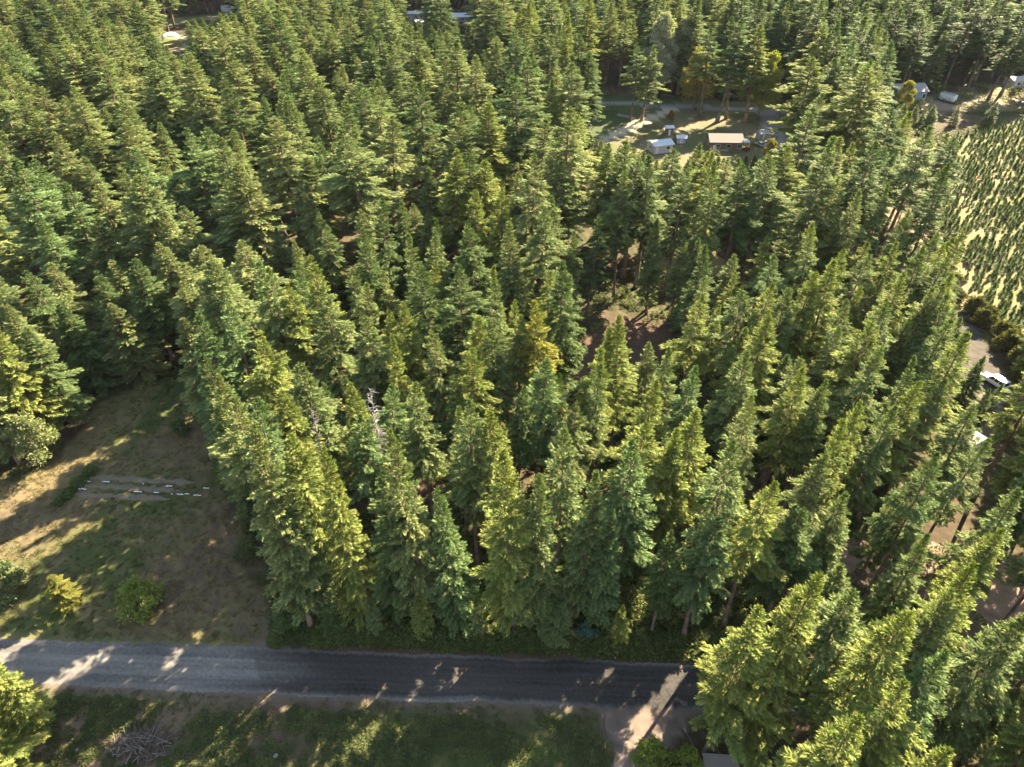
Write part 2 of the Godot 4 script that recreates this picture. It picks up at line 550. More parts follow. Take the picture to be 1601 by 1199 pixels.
func build_ground() -> void:
	var tex := grain_texture(11, 0.02, 0.62, 1.0)
	var m := grained("ground", Color.WHITE, tex, 0.45, 0.95, true)
	m.metallic_specular = 0.2
	var xs := lines([[-4000.0, -1000.0, 1000.0], [-1000.0, -400.0, 100.0], [-400.0, -104.0, 4.0], [-104.0, 112.0, 0.7], [112.0, 400.0, 4.0], [400.0, 1000.0, 100.0], [1000.0, 4000.0, 1000.0]])
	var zs := lines([[-5000.0, -1000.0, 1000.0], [-1000.0, -580.0, 60.0], [-580.0, -152.0, 4.0], [-152.0, -20.0, 0.7], [-20.0, 200.0, 20.0], [200.0, 1000.0, 400.0]])
	structure("ground", sheet(xs, zs, gh, ground_color), m, "forest floor, rough grass and bare soil around the road")

func road_color(x: float, v: float) -> Color:
	# v runs from -1 at the far edge to 1 at the near edge
	var streak := tone.get_noise_2d(x * 0.22, v * 42.0)
	var blotch := patch.get_noise_2d(x * 1.6, v * 9.0)
	var speck := fine.get_noise_2d(x * 5.0, v * 15.0)
	var worn := lin(0.182, 0.166, 0.152)
	var tar := lin(0.066, 0.060, 0.056)
	var k := smoothstep(-34.0, -22.0, x + 5.0 * blotch + 6.0 * absf(v))
	var col := worn.lerp(tar, k)
	var track := exp(-pow((absf(v) - 0.52) / 0.13, 2.0))
	if k < 0.9: col = col.lerp(lin(0.10, 0.10, 0.108), 0.65 * track * (0.6 + streak) * (1.0 - k))
	if absf(v) < 0.42 and x > -52.0 and x < -31.5 + v * 2.0: col = col.lerp(lin(0.235, 0.218, 0.20), 0.7)
	col = col.lerp(lin(0.20, 0.185, 0.175), clampf((absf(v) - 0.78 + 0.10 * blotch) / 0.16, 0, 1) * 0.72)
	return col * (1.0 + 0.36 * streak + 0.34 * speck + 0.36 * blotch)

func build_road() -> void:
	var v := lines([[-1.0, 1.0, 0.05]])
	var xs := lines([[-170.0, -72.0, 2.0], [-72.0, 36.0, 0.2], [36.0, 170.0, 2.0]])
	var pos := PackedVector3Array()
	var nor := PackedVector3Array()
	var col := PackedColorArray()
	var idx := PackedInt32Array()
	for j in v.size():
		for i in xs.size():
			var x := xs[i]
			var half := road_half(x, signf(v[j]))
			pos.push_back(Vector3(x, 0.07 - 0.055 * v[j] * v[j] + (-0.09 if absf(v[j]) > 0.99 else 0.0), road_z(x) + v[j] * half))
			nor.push_back(Vector3(0, 1, 0.03 * v[j]).normalized())
			col.push_back(road_color(x, v[j]))
			if i < xs.size() - 1 and j < v.size() - 1:
				var k := j * xs.size() + i
				idx.append_array([k, k + 1, k + xs.size() + 1, k, k + xs.size() + 1, k + xs.size()])
	var arr := []
	arr.resize(Mesh.ARRAY_MAX)
	arr[Mesh.ARRAY_VERTEX] = pos
	arr[Mesh.ARRAY_NORMAL] = nor
	arr[Mesh.ARRAY_COLOR] = col
	arr[Mesh.ARRAY_INDEX] = idx
	var m := ArrayMesh.new()
	m.add_surface_from_arrays(Mesh.PRIMITIVE_TRIANGLES, arr)
	var mat := grained("asphalt", Color.WHITE, grain_texture(5, 0.09, 0.5, 1.0), 0.7, 0.9, true)
	mat.metallic_specular = 0.25
	structure("road", m, mat, "worn asphalt road, pale and patched on the left, dark on the right")

# ---------------------------------------------------------------- the forest

const TINTS := [[1.0, 1.0, 1.0], [1.26, 1.16, 0.84], [0.88, 1.0, 1.02], [0.66, 0.74, 0.70], [1.22, 1.12, 1.12], [1.6, 1.25, 0.7]]
const TINT_WORDS := ["mid green", "yellow-green", "blue-green", "dark green", "pale olive", "golden green"]
const ORD := ["first", "second", "third", "fourth", "fifth", "sixth", "seventh", "eighth", "ninth", "tenth", "eleventh", "twelfth", "thirteenth", "fourteenth", "fifteenth", "sixteenth", "seventeenth", "eighteenth", "nineteenth", "twentieth", "twenty-first", "twenty-second", "twenty-third", "twenty-fourth", "twenty-fifth", "twenty-sixth", "twenty-seventh", "twenty-eighth", "twenty-ninth", "thirtieth"]

var firs := []       # [x, z, height, tint, variant, girth, turn]
var taken := {}      # cells of 4 m

func near_taken(x: float, z: float, d: float) -> bool:
	var cx := floori(x / 4.0)
	var cz := floori(z / 4.0)
	for i in range(cx - 2, cx + 3):
		for j in range(cz - 2, cz + 3):
			for p in taken.get(Vector2i(i, j), []):
				if Vector2(x, z).distance_to(p) < d: return true
	return false

func take(x: float, z: float) -> void:
	var k := Vector2i(floori(x / 4.0), floori(z / 4.0))
	if not taken.has(k): taken[k] = []
	taken[k].push_back(Vector2(x, z))

# places that are seen between the trees: [x, z, half width, height seen from]
const SEEN := [[50.0, -228.0, 8.0, 0.5], [57.0, -238.0, 6.0, 0.5], [71.5, -226.0, 7.0, 0.8], [84.0, -230.0, 4.0, 0.3], [41.0, -240.0, 11.0, 0.0],
	[-171.0, -378.0, 8.0, 1.5], [-164.0, -368.0, 3.0, 0.5], [-184.0, -450.0, 9.0, 0.5], [-167.0, -455.0, 4.0, 4.0], [-54.0, -440.0, 8.0, 2.0], [-31.0, -440.0, 7.0, 2.0], [156.0, -279.0, 9.0, 1.0], [172.0, -281.0, 5.0, 0.5], [205.0, -285.0, 12.0, 0.5],
	[91.2, -100.6, 4.4, 0.2], [95.0, -110.0, 1.5, 0.5], [105.0, -129.0, 4.5, 1.0], [100.0, -113.0, 2.6, 2.5], [111.0, -142.0, 4.5, 1.0], [23.0, -116.0, 6.0, 0.0], [30.0, -118.0, 4.0, 0.0], [13.0, -108.0, 2.5, 0.0], [76.0, -83.0, 0.5, 1.5]]

func height_cap(x: float, z: float, wide: float) -> float:
	var cap := 99.0
	for s in SEEN:
		if z < s[1] + 1.0: continue
		var f: float = z / s[1]
		if absf(x - s[0] * f) < s[2] * f + wide * 0.75:
			cap = minf(cap, lerpf(EYE_HEIGHT, s[3], f) - 0.5)
	return cap

func plant_fir(x: float, z: float, h: float, tint: int, edge: bool) -> void:
	take(x, z)
	var v: int = rng.randi_range(5, 7) if edge else [0, 1, 2, 3, 4, 10, 11, 12, 13][rng.randi() % 9]
	if h < 19.0: v = rng.randi_range(8, 9)
	firs.push_back([x, z, h, tint, v, rng.randf_range(0.84, 1.22) * (1.0 if h > 19.0 else 1.2) * (1.45 if z < -135.0 or (x < -45.0 and z < -80.0) else 0.78 if z < -44.0 and z > -53.0 and x > -31.0 and x < 20.0 else 0.90 if z < -46.0 and z > -80.0 and x > -25.0 and x < 60.0 else 1.0), rng.randf() * TAU, rng.randf_range(-0.045, 0.045), rng.randf_range(-0.045, 0.045)])

func grow_forest() -> void:
	var spots := [
		[[-11.0, -52.1, 34, 4], [-20.1, -52.3, 31, 1], [-14.9, -52.1, 29, 3], [-4.8, -59.4, 30, 0], [-2.0, -62.1, 28, 1], [0.2, -50.1, 33, 1], [3.3, -50.0, 29, 0], [-7.0, -51.0, 26, 2], [-24.2, -51.0, 25, 0]],
		[[-16.0, -86.0, 27, 1], [-21.2, -84.5, 26, 0], [-10.6, -81.9, 25, 4], [-4.9, -83.1, 27, 1], [-16.7, -79.2, 26, 1], [-2.4, -81.2, 27, 0], [4.2, -82.4, 29, 5], [3.8, -74.6, 26, 2], [0.9, -69.6, 25, 3], [-16.5, -69.2, 25, 2]],
		[[-20.1, -68.8, 27, 1], [-11.3, -66.2, 28, 0], [-19.1, -64.0, 24, 2], [-4.5, -73.5, 28, 1], [0.6, -85.5, 26, 4], [-8.7, -72.9, 24, 3], [-8.9, -93.0, 29, 3], [-13.2, -94.4, 29, 3], [-3.2, -90.3, 28, 0], [7.3, -91.3, 31, 3]],
		[[-17.3, -106.3, 29, 0], [-7.3, -110.9, 28, 3], [-0.1, -108.7, 29, 4], [5.5, -113.7, 30, 0], [-24.3, -117.2, 30, 3], [-26.5, -108.4, 28, 3]],
		[[-32.9, -75.1, 30, 1], [-36.4, -93.0, 29, 0], [-40.8, -96.3, 28, 2], [-31.0, -96.5, 29, 1], [-33.7, -92.6, 27, 1], [-42.2, -85.3, 28, 2], [-44.5, -81.3, 29, 2], [-32.7, -61.2, 30, 4], [-29.7, -58.5, 31, 2], [-25.9, -49.6, 34, 4]],
		[[-28.9, -67.0, 27, 1], [-26.5, -71.1, 28, 0], [-23.9, -54.3, 30, 1], [-28.8, -88.9, 28, 0], [-48.5, -99.0, 28, 0], [-41.8, -76.2, 25, 3], [-37.5, -67.0, 24, 3]],
		[[-57.5, -108.0, 22, 4], [-67.1, -109.0, 22, 3], [-56.4, -103.0, 21, 4], [-84.0, -111.0, 21, 4], [-75.1, -108.0, 20, 3], [-82.3, -95.0, 21, 4], [-83.4, -104.0, 23, 3], [-77.5, -101.0, 17, 3], [-70.7, -104.0, 17, 4]],
		[[-79.0, -86.0, 25, 1], [-81.0, -80.0, 24, 4], [-85.5, -77.0, 22, 1], [-87.6, -118.0, 26, 2], [-79.1, -122.0, 25, 3], [-68.0, -124.0, 25, 4]],
		[[13.4, -81.6, 26, 1], [16.2, -80.7, 28, 1], [11.7, -74.4, 27, 1], [21.6, -79.7, 24, 0], [17.6, -69.2, 26, 1], [11.1, -71.5, 27, 0], [14.9, -58.7, 28, 1], [13.2, -53.0, 30, 2], [5.9, -54.0, 31, 0], [19.5, -60.1, 27, 1], [8.1, -51.4, 29, 0]],
		[[29.3, -89.9, 26, 1], [40.8, -94.3, 26, 1], [43.9, -93.7, 26, 0], [37.1, -94.7, 25, 0], [36.5, -83.9, 27, 1], [52.3, -96.9, 28, 1], [47.5, -96.0, 27, 1], [37.9, -71.5, 27, 1], [41.2, -70.6, 26, 0], [24.5, -73.3, 25, 2]],
		[[22.4, -62.9, 27, 1], [32.6, -74.4, 27, 0], [29.4, -62.9, 29, 4], [42.8, -63.7, 27, 1], [48.5, -75.0, 28, 0], [60.2, -75.1, 29, 1], [46.9, -53.4, 29, 3], [38.8, -57.2, 29, 1], [45.9, -62.9, 27, 0], [54.8, -73.8, 26, 0]],
		[[23.3, -52.0, 31, 0], [22.0, -48.6, 24, 2], [27.5, -50.0, 28, 1], [34.4, -54.0, 27, 4], [38.1, -53.0, 23, 0], [32.3, -49.0, 24, 3], [45.9, -55.0, 20, 0], [50.2, -57.0, 19, 4], [56.8, -60.0, 24, 0], [11.0, -50.0, 24, 2], [18.0, -49.3, 21, 3]],
		[[25.8, -35.5, 31, 1], [21.6, -34.2, 27, 1], [33.0, -33.5, 30, 1], [39.4, -36.3, 29, 4], [42.8, -37.9, 29, 1], [30.4, -37.2, 26, 0], [37.2, -31.8, 27, 2], [27.0, -25.0, 29, 1], [31.1, -28.0, 27, 1], [31.4, -22.6, 27, 1], [23.4, -20.5, 26, 1], [46.1, -34.2, 27, 0]],
		[[-53.4, -36.5, 19, 1], [-55.5, -32.0, 19, 1], [-62.3, -38.5, 16, 0], [-50.6, -27.5, 21, 1], [-46.5, -22.8, 22, 0]],
		[[52.0, -36.0, 27, 0], [57.5, -34.0, 28, 1], [49.5, -29.5, 26, 1], [64.0, -36.5, 27, 4], [60.0, -47.5, 25, 0], [67.0, -48.0, 26, 1], [66.0, -58.0, 27, 0], [70.5, -66.0, 28, 1], [62.0, -68.5, 22, 0]],
		[[-23.5, -49.6, 11, 3], [-17.6, -49.4, 8, 0], [-11.6, -49.0, 10, 1], [-4.2, -48.8, 9, 0], [0.9, -48.4, 7, 1], [5.4, -48.2, 12, 0], [13.6, -48.0, 8, 1], [-28.8, -49.9, 9, 3]],
		[[44.0, -47.2, 23, 0], [50.5, -47.4, 24, 1], [55.0, -51.5, 25, 0], [36.0, -46.0, 18, 0], [41.5, -70.0, 24, 0], [52.0, -68.0, 27, 1], [57.0, -71.0, 25, 4], [50.0, -82.0, 27, 1], [56.0, -88.0, 26, 0], [63.0, -96.0, 27, 1], [70.0, -104.0, 27, 0], [79.0, -108.0, 26, 1]],
		[[66.5, -88.5, 27, 0], [70.0, -95.5, 27, 1], [72.5, -103.0, 26, 0], [76.5, -111.0, 24, 1], [84.5, -75.5, 26, 3], [93.5, -88.5, 24, 3], [64.0, -91.0, 27, 4], [83.5, -91.0, 8, 3], [80.0, -88.5, 9, 3], [82.5, -96.0, 10, 3]],
		[[72.0, -72.5, 27, 1], [81.0, -76.5, 28, 0], [85.5, -84.0, 26, 1], [66.5, -91.0, 27, 4], [74.0, -97.5, 26, 0], [82.0, -99.0, 22, 1], [62.5, -82.5, 27, 0], [77.5, -70.0, 27, 1]],
		[[75.5, -257.0, 34, 2], [79.5, -260.0, 33, 0], [86.0, -257.0, 32, 1], [70.5, -262.0, 30, 3], [43.5, -257.0, 27, 3], [47.7, -257.5, 26, 0], [97.5, -165.0, 27, 3], [107.0, -166.0, 25, 3], [112.0, -178.0, 22, 0]],
		[[104.0, -252.0, 33, 1], [108.0, -247.0, 31, 0], [112.0, -255.0, 34, 2], [122.0, -249.0, 33, 1], [127.0, -253.0, 31, 0], [180.0, -300.0, 34, 3], [190.0, -284.0, 31, 3], [199.0, -291.0, 33, 2], [208.0, -287.0, 32, 3], [216.0, -295.0, 34, 3], [186.0, -293.0, 33, 3]],
		[[34.0, -133.0, 31, 0], [40.0, -134.5, 32, 1], [46.5, -133.0, 30, 3], [28.5, -137.0, 31, 3], [23.0, -133.0, 30, 0], [52.5, -137.0, 31, 0], [57.5, -144.0, 30, 1], [61.0, -151.0, 28, 0], [30.0, -158.0, 25, 1], [38.0, -161.0, 23, 0], [47.0, -163.0, 22, 1]],
	]
	for row in spots:
		for s in row:
			var top: float = s[2]
			if s[0] > 73.5 and s[1] > -130.0 and s[3] != 3: top = minf(top, height_cap(s[0], s[1], 3.5))
			if top < 8.0: continue
			plant_fir(s[0], s[1], top, s[3], open_ground(s[0], s[1], 5.0) and not (s[1] > -54.0 and s[0] > 14.0 and s[0] < 70.0 and rng.randf() < 0.6) and s[1] > -120.0)
	# everywhere else the forest closes up on its own
	var z := -24.0
	while z > -600.0:
		var step := 6.2 if z > -135.0 else 9.3
		var reach := 80.0 - z * 0.62
		var x := -reach
		while x < reach:
			var px := x + rng.randf_range(-0.48, 0.48) * step
			var pz := z + rng.randf_range(-0.48, 0.48) * step
			var h := rng.randf_range(20.5, 36.0) + 5.0 * wob.get_noise_2d(px * 0.4, pz * 0.4)
			if pz > -125.0: h = rng.randf_range(18.0, 25.5)
			if pz < -230.0: h += 2.5
			var bare := rng.randf() < 0.06
			if px < -45.0 and pz < -95.0 and step < 7.0 and rng.randf() < 0.5: bare = true
			if pz > -88.0 and pz < -44.0 and px > -34.0 and px < 38.0 and rng.randf() < 0.60: bare = true
			x += step
			if bare or open_ground(px, pz, 1.6) or near_taken(px, pz, 4.3): continue
			if px < -20.0 and pz > -43.0: continue
			var cap := height_cap(px, pz, 3.0)
			if cap < 7.0: continue
			if h > cap: h = cap * rng.randf_range(0.82, 1.0)
			var k := rng.randf()
			var t := 0 if k < 0.30 else 1 if k < 0.58 else 2 if k < 0.70 else 3 if k < 0.85 else 4
			if px < -30.0 - 0.1 * pz and t == 1: t = 4
			if px + 0.2 * pz > 30.0 and pz < -220.0 and t != 3: t = [2, 3, 0][rng.randi() % 3]
			if rng.randf() < 0.006: t = 5
			plant_fir(px, pz, h, t, open_ground(px, pz, 5.5))
		z -= step

func on_screen(x: float, y: float, z: float) -> Vector2:
	var d := -z
	var v := EYE_HEIGHT - y
	var p := deg_to_rad(PITCH)
	var depth := d * cos(p) + v * sin(p)
	return Vector2(x / depth, (v * cos(p) - d * sin(p)) / depth)

func in_frame(x: float, z: float, h: float, wide := 3.0) -> bool:
	var any := false
	for y in [0.0, h * 0.5, h]:
		var s := on_screen(x, y, z)
		var m := wide / maxf(10.0, -z)
		if absf(s.x) < 0.751 + m and absf(s.y) < 0.562 + m: any = true
	return any and -z > 10.0

func build_forest() -> void:
	var bark := StandardMaterial3D.new()
	bark.resource_name = "bark"
	bark.vertex_color_use_as_albedo = true
	bark.roughness = 0.95
	bark.metallic_specular = 0.2
	bark.cull_mode = BaseMaterial3D.CULL_DISABLED
	mats.bark = bark
	var needles := foliage_mat("needles", Color(1, 1, 1))
	var tinted := []
	for t in TINTS: tinted.push_back(foliage_mat("needles", Color(t[0], t[1], t[2])))
	#        clear  reach  full  droop lumpy
	var kinds := [[0.38, 4.4, 0.96, 0.20, 0.24], [0.34, 4.9, 0.90, 0.28, 0.30], [0.46, 4.1, 0.98, 0.14, 0.20], [0.42, 5.0, 0.80, 0.32, 0.36], [0.33, 4.2, 0.96, 0.22, 0.26],
		[0.13, 4.7, 0.94, 0.24, 0.22], [0.10, 5.1, 0.90, 0.30, 0.28], [0.16, 4.4, 0.95, 0.20, 0.20], [0.06, 5.2, 0.95, 0.16, 0.14], [0.05, 5.8, 0.93, 0.14, 0.12],
		[0.42, 4.6, 0.72, 0.34, 0.55], [0.28, 4.4, 0.84, 0.30, 0.48], [0.50, 4.4, 0.88, 0.12, 0.40], [0.36, 3.7, 0.94, 0.26, 0.34]]
	var woods := []
	var crowns := []
	var whole := []
	for i in kinds.size():
		var k: Array = kinds[i]
		var pair := fir(100 + i * 7, k[0], k[1], k[2], k[3], k[4])
		woods.push_back(pair[0].mesh(bark))
		crowns.push_back(pair[1].mesh())
		whole.push_back(pair[1].mesh(needles, pair[0].mesh(bark)))
	# the 300 that show largest are trees of their own, the rest stand as one wood
	var seen := []
	var rest := []
	for f in firs:
		if in_frame(f[0], f[1], f[2]): seen.push_back(f)
		else: rest.push_back(f)
	seen.sort_custom(func(a, b): return a[2] / Vector2(a[0], a[1] - 14.0).length() > b[2] / Vector2(b[0], b[1] - 14.0).length())
	rest.append_array(seen.slice(300))
	seen = seen.slice(0, 300)
	var rows := {}
	for f in seen:
		var key := "right of the driveway"
		if f[1] > road_z(f[0]):
			if f[0] < 0.0: key = "in the near left corner"
		else:
			var n := mini(int((-f[1] - 46.0) / 7.0), 16)
			key = "in the row edging the road" if n == 0 else "%s row back from the road" % ORD[n]
		if not rows.has(key): rows[key] = []
		rows[key].push_back(f)
	for key in rows:
		var line: Array = rows[key]
		line.sort_custom(func(a, b): return a[0] < b[0])
		for i in line.size():
			var f: Array = line[i]
			var place := ""
			var j: int = line.size() - 1 - i
			if i == 0: place = "leftmost"
			elif j == 0: place = "rightmost"
			elif i <= j: place = ORD[mini(i, 29)] + " from the left"
			else: place = ORD[mini(j, 29)] + " from the right"
			var size := "tall" if f[2] > 28.0 else "low" if f[2] < 19.0 else "middling"
			var o := thing("fir_tree", "%s %s fir, %s %s" % [size, TINT_WORDS[f[3]], place, key], "tree", Vector3(f[0], gh(f[0], f[1]) - 0.1, f[1]), f[6], "fir trees of the forest")
			o.rotation = Vector3(f[7], f[6], f[8])
			var s: float = f[2] / 30.0
			for p in 2:
				var part := mesh_node(["trunk", "crown"][p], [woods, crowns][p][f[4]], bark if p == 0 else tinted[f[3]], o)
				part.scale = Vector3(s * f[5], s, s * f[5])
	var wood := Node3D.new()
	wood.name = "fir_forest"
	add_child(wood)
	tag(wood, "dense fir forest stretching away behind the nearer trees", "", "", "stuff")
	for v in kinds.size():
		var at := []
		var tints := PackedColorArray()
		for f in rest:
			if f[4] != v: continue
			var s: float = f[2] / 30.0
			at.push_back(Transform3D(Basis.from_euler(Vector3(f[7], f[6], f[8])).scaled(Vector3(s * f[5], s, s * f[5])), Vector3(f[0], -0.15, f[1])))
			var t: Array = TINTS[f[3]]
			var g := rng.randf_range(0.85, 1.15)
			tints.push_back(Color(t[0] * g, t[1] * g, t[2] * g))
		if at.size(): scatter("distant_firs", whole[v], at, tints, "", wood)
	print("firs ", firs.size(), " single ", seen.size(), " crown triangles ", crowns.reduce(func(n, m): return n + m.surface_get_array_len(0) / 3, 0))

# ---------------------------------------------------------------- plants that stand alone

func plant(called: String, label: String, category: String, x: float, z: float, pair: Array, tint: Color, size := 1.0, group := "", sink := 0.05) -> Node3D:
	var o := thing(called, label, category, Vector3(x, gh(x, z) - sink, z), rng.randf() * TAU, group)
	for p in 2:
		if pair[p].v.size() == 0: continue
		var part := mesh_node(["trunk", "crown"][p], pair[p].mesh(), mats.bark if p == 0 else foliage_mat("leaves", tint), o)
		part.scale = Vector3.ONE * size
	return o

func build_plants() -> void:
	var pale := Color(1, 1, 1)
	var leaf0 := lin(0.12, 0.15, 0.04)
	var leaf1 := lin(0.20, 0.22, 0.06)
	# by the road on the left
	plant("leafy_bush", "rounded bright green bush standing alone between road and garden beds", "bush", -49.3, -53.0, broadleaf(301, 5.2, 3.0, 14, 5600, 0.30, lin(0.15, 0.19, 0.045), lin(0.27, 0.30, 0.08), 0.12), pale)
	var star := fir(771, 0.02, 6.2, 0.62, 0.02, 0.1)
	var young := plant("young_tree", "small yellowish feathery tree with star-shaped boughs, left of the rounded bush", "tree", -59.6, -53.6, star, Color(1.15, 0.92, 0.55), 1.0)
	for c in young.get_children(): c.scale = Vector3(0.40, 0.21, 0.40)
	plant("leafy_bush", "grey-green bush at the left edge of the picture above the road", "bush", -68.5, -55.4, broadleaf(303, 6.0, 3.2, 12, 4200, 0.32, lin(0.10, 0.13, 0.06), lin(0.16, 0.19, 0.09), 0.15), pale)
	plant("garden_hedge", "dark leafy hedge at the left end of the garden beds", "hedge", -69.2, -74.8, hedge_row(305, 8.2, 1.5, 1.3, 2200, lin(0.06, 0.09, 0.03), lin(0.11, 0.15, 0.05)), pale).rotation.y = 1.30
	plant("leafy_bush", "low dark green shrub where the clearing narrows between the woods", "bush", -57.5, -88.0, broadleaf(307, 2.2, 1.9, 8, 1500, 0.28, lin(0.07, 0.10, 0.04), lin(0.12, 0.15, 0.06), 0.1), pale)
	plant("leafy_bush", "bluish shrub at the road edge right of the middle of the front row", "bush", 9.4, -48.4, broadleaf(309, 3.2, 1.5, 8, 1500, 0.24, lin(0.07, 0.14, 0.11), lin(0.10, 0.19, 0.15), 0.1), pale)
	plant("leafy_bush", "bright rounded shrub beside the driveway at the bottom edge, left of two", "bush", 15.2, -33.4, broadleaf(311, 4.6, 1.9, 10, 3000, 0.26, lin(0.12, 0.16, 0.03), lin(0.22, 0.25, 0.06), 0.1), pale, 1.0, "rounded shrubs at the driveway")
	plant("leafy_bush", "bright rounded shrub beside the slatted roof at the bottom edge, right of two", "bush", 19.0, -32.6, broadleaf(312, 4.2, 2.0, 10, 3000, 0.26, lin(0.12, 0.16, 0.03), lin(0.22, 0.25, 0.06), 0.1), pale, 1.0, "rounded shrubs at the driveway")
	# broadleaved trees among the firs
	var madrone := broadleaf(321, 15.0, 5.2, 16, 9000, 0.42, lin(0.13, 0.16, 0.06), lin(0.25, 0.24, 0.12), 0.3)
	var round_tree := broadleaf(323, 13.0, 4.6, 14, 8000, 0.40, lin(0.12, 0.16, 0.06), lin(0.20, 0.24, 0.10), 0.3)
	var maple := broadleaf(325, 17.0, 5.0, 16, 9000, 0.45, lin(0.22, 0.22, 0.05), lin(0.34, 0.29, 0.07), 0.25)
	var poplar := broadleaf(327, 27.0, 6.0, 20, 12000, 0.5, lin(0.22, 0.24, 0.16), lin(0.36, 0.36, 0.27), 0.2)
	var list := [
		["madrone_tree", "pale grey-green broadleaved tree at the clearing's left corner under the big firs", -77.2, -80.3, madrone, Color(0.95, 1.0, 1.0), 0.72],
		["madrone_tree", "pinkish broadleaved tree high on the left, right of the golden sapling tip", -136.0, -203.0, madrone, Color(1.35, 1.02, 1.05), 1.25],
		["madrone_tree", "second pinkish broadleaved tree, up and left of the other", -172.0, -232.0, madrone, Color(1.25, 1.0, 1.0), 1.1],
		["broadleaf_tree", "small round pale green tree in the gap left of the plot", -60.2, -131.4, round_tree, Color(1.05, 1.1, 1.0), 0.95],
		["broadleaf_tree", "white-leaved round tree beside the track behind the lit fir ridge", 23.5, -283.0, poplar, Color(0.95, 1.0, 1.0), 0.62],
		["poplar_tree", "tall whitish poplar at the top behind the far yard, left of two", 58.0, -288.0, poplar, Color(1.05, 1.02, 0.95), 1.22],
		["poplar_tree", "tall whitish poplar at the top behind the far yard, right of two", 68.0, -294.0, poplar, Color(1.0, 1.02, 0.9), 1.12],
		["maple_tree", "yellow-green maple right of the two thin firs behind the brown house", 92.0, -262.0, maple, Color(0.9, 1.0, 1.0), 1.4],
		["maple_tree", "pale golden maple left of the tall firs behind the brown house", 69.5, -272.0, maple, Color(1.05, 0.95, 1.2), 1.35],
		["maple_tree", "small yellow tree just below the silver car", 81.5, -214.0, maple, Color(1.05, 0.95, 0.8), 0.5],
		["maple_tree", "golden slim tree in the dark gap high on the left", -126.0, -218.0, maple, Color(1.25, 1.05, 0.6), 0.75],
		["maple_tree", "golden tree tip at the left, below the pinkish tree", -128.0, -186.0, maple, Color(1.3, 1.1, 0.55), 0.8],
		["maple_tree", "bright yellow-green bush tree at the corner of the plantation", 107.0, -151.0, maple, Color(0.62, 0.9, 0.5), 0.36],
		["maple_tree", "pale yellow tree in front of the house at the top right", 148.0, -268.0, maple, Color(0.95, 0.95, 1.0), 0.72],
		["maple_tree", "yellowish tree at the top, left of the long pale roofs", -66.0, -428.0, maple, Color(0.95, 0.85, 1.0), 0.8],
		["broadleaf_tree", "leafy low tree over the red soil gap", 38.0, -122.0, round_tree, Color(1.05, 1.05, 0.9), 0.42],
		["broadleaf_tree", "orange-leaved bush in the dry grass of the far yard", 58.0, -256.0, maple, Color(1.0, 0.72, 0.6), 0.28],
	]
	var cache := {}
	for b in list:
		if not cache.has(b[4]): cache[b[4]] = [b[4][0].mesh(), b[4][1].mesh()]
		var o := thing(b[0], b[1], "tree", Vector3(b[2], -0.1, b[3]), rng.randf() * TAU)
		mesh_node("trunk", cache[b[4]][0], mats.bark, o).scale = Vector3.ONE * b[6]
		mesh_node("crown", cache[b[4]][1], foliage_mat("leaves", b[5]), o).scale = Vector3.ONE * b[6]
	# two thin firs with bare stems in the far yard, and a clump beyond them
	# dead trees
	var dead := [[-17.6, -66.0, 27.0, 1.9, 1.3, "bleached dead fir standing pale among the green crowns of the plot"], [-24.6, -63.6, 26.0, 1.8, 1.0, "thin grey dead fir at the left side of the plot"],
		[87.4, -119.0, 14.0, 4.4, 1.5, "bare grey dead tree leaning over the broom by the plantation corner"], [84.6, -87.0, 13.0, 4.2, 1.6, "bare grey dead tree below the white van"],
		[101.4, -230.0, 28.0, 3.4, 2.2, "pale leafless tree beside the tall firs at the top right"], [96.0, -158.0, 13.0, 3.2, 1.6, "small grey leafless tree left of the plantation's upper corner"], [43.5, -330.0, 31.0, 2.8, 1.3, "thin dead spire at the top centre"]]
	for i in dead.size():
		var d: Array = dead[i]
		var o := thing("dead_tree", d[5], "dead tree", Vector3(d[0], -0.1, d[1]), rng.randf() * TAU, "dead trees")
		mesh_node("trunk", dead_fir(500 + i, d[2], d[3], d[4], 1.0 if i == 0 else 0.6).mesh(), mats.bark, o)
	# scotch broom between the plantation and the lane
	var broom := broadleaf(341, 4.0, 2.6, 12, 3600, 0.34, lin(0.085, 0.085, 0.035), lin(0.15, 0.135, 0.055), 0.08)
	var bm := [broom[0].mesh(), broom[1].mesh()]
	var along := [[99.0, -131.0, 0.8], [100.5, -126.5, 1.0], [100.0, -121.5, 1.1], [101.5, -117.0, 0.9], [100.0, -112.5, 1.15], [99.0, -107.0, 1.1], [97.5, -102.0, 1.05], [99.5, -97.5, 1.1], [103.0, -139.0, 0.6]]
	for i in along.size():
		var p: Array = along[i]
		var o := thing("broom_bush", "olive-brown broom bush beside the lane, %s from the far end" % ORD[along.size() - 1 - i] if i < 8 else "lone broom bush at the far end beside the dead tree", "bush", Vector3(p[0], -0.1, p[1]), rng.randf() * TAU, "broom bushes along the plantation")
		mesh_node("trunk", bm[0], mats.bark, o).scale = Vector3.ONE * p[2]
		mesh_node("crown", bm[1], foliage_mat("leaves", Color(1, 1, 1)), o).scale = Vector3.ONE * p[2]

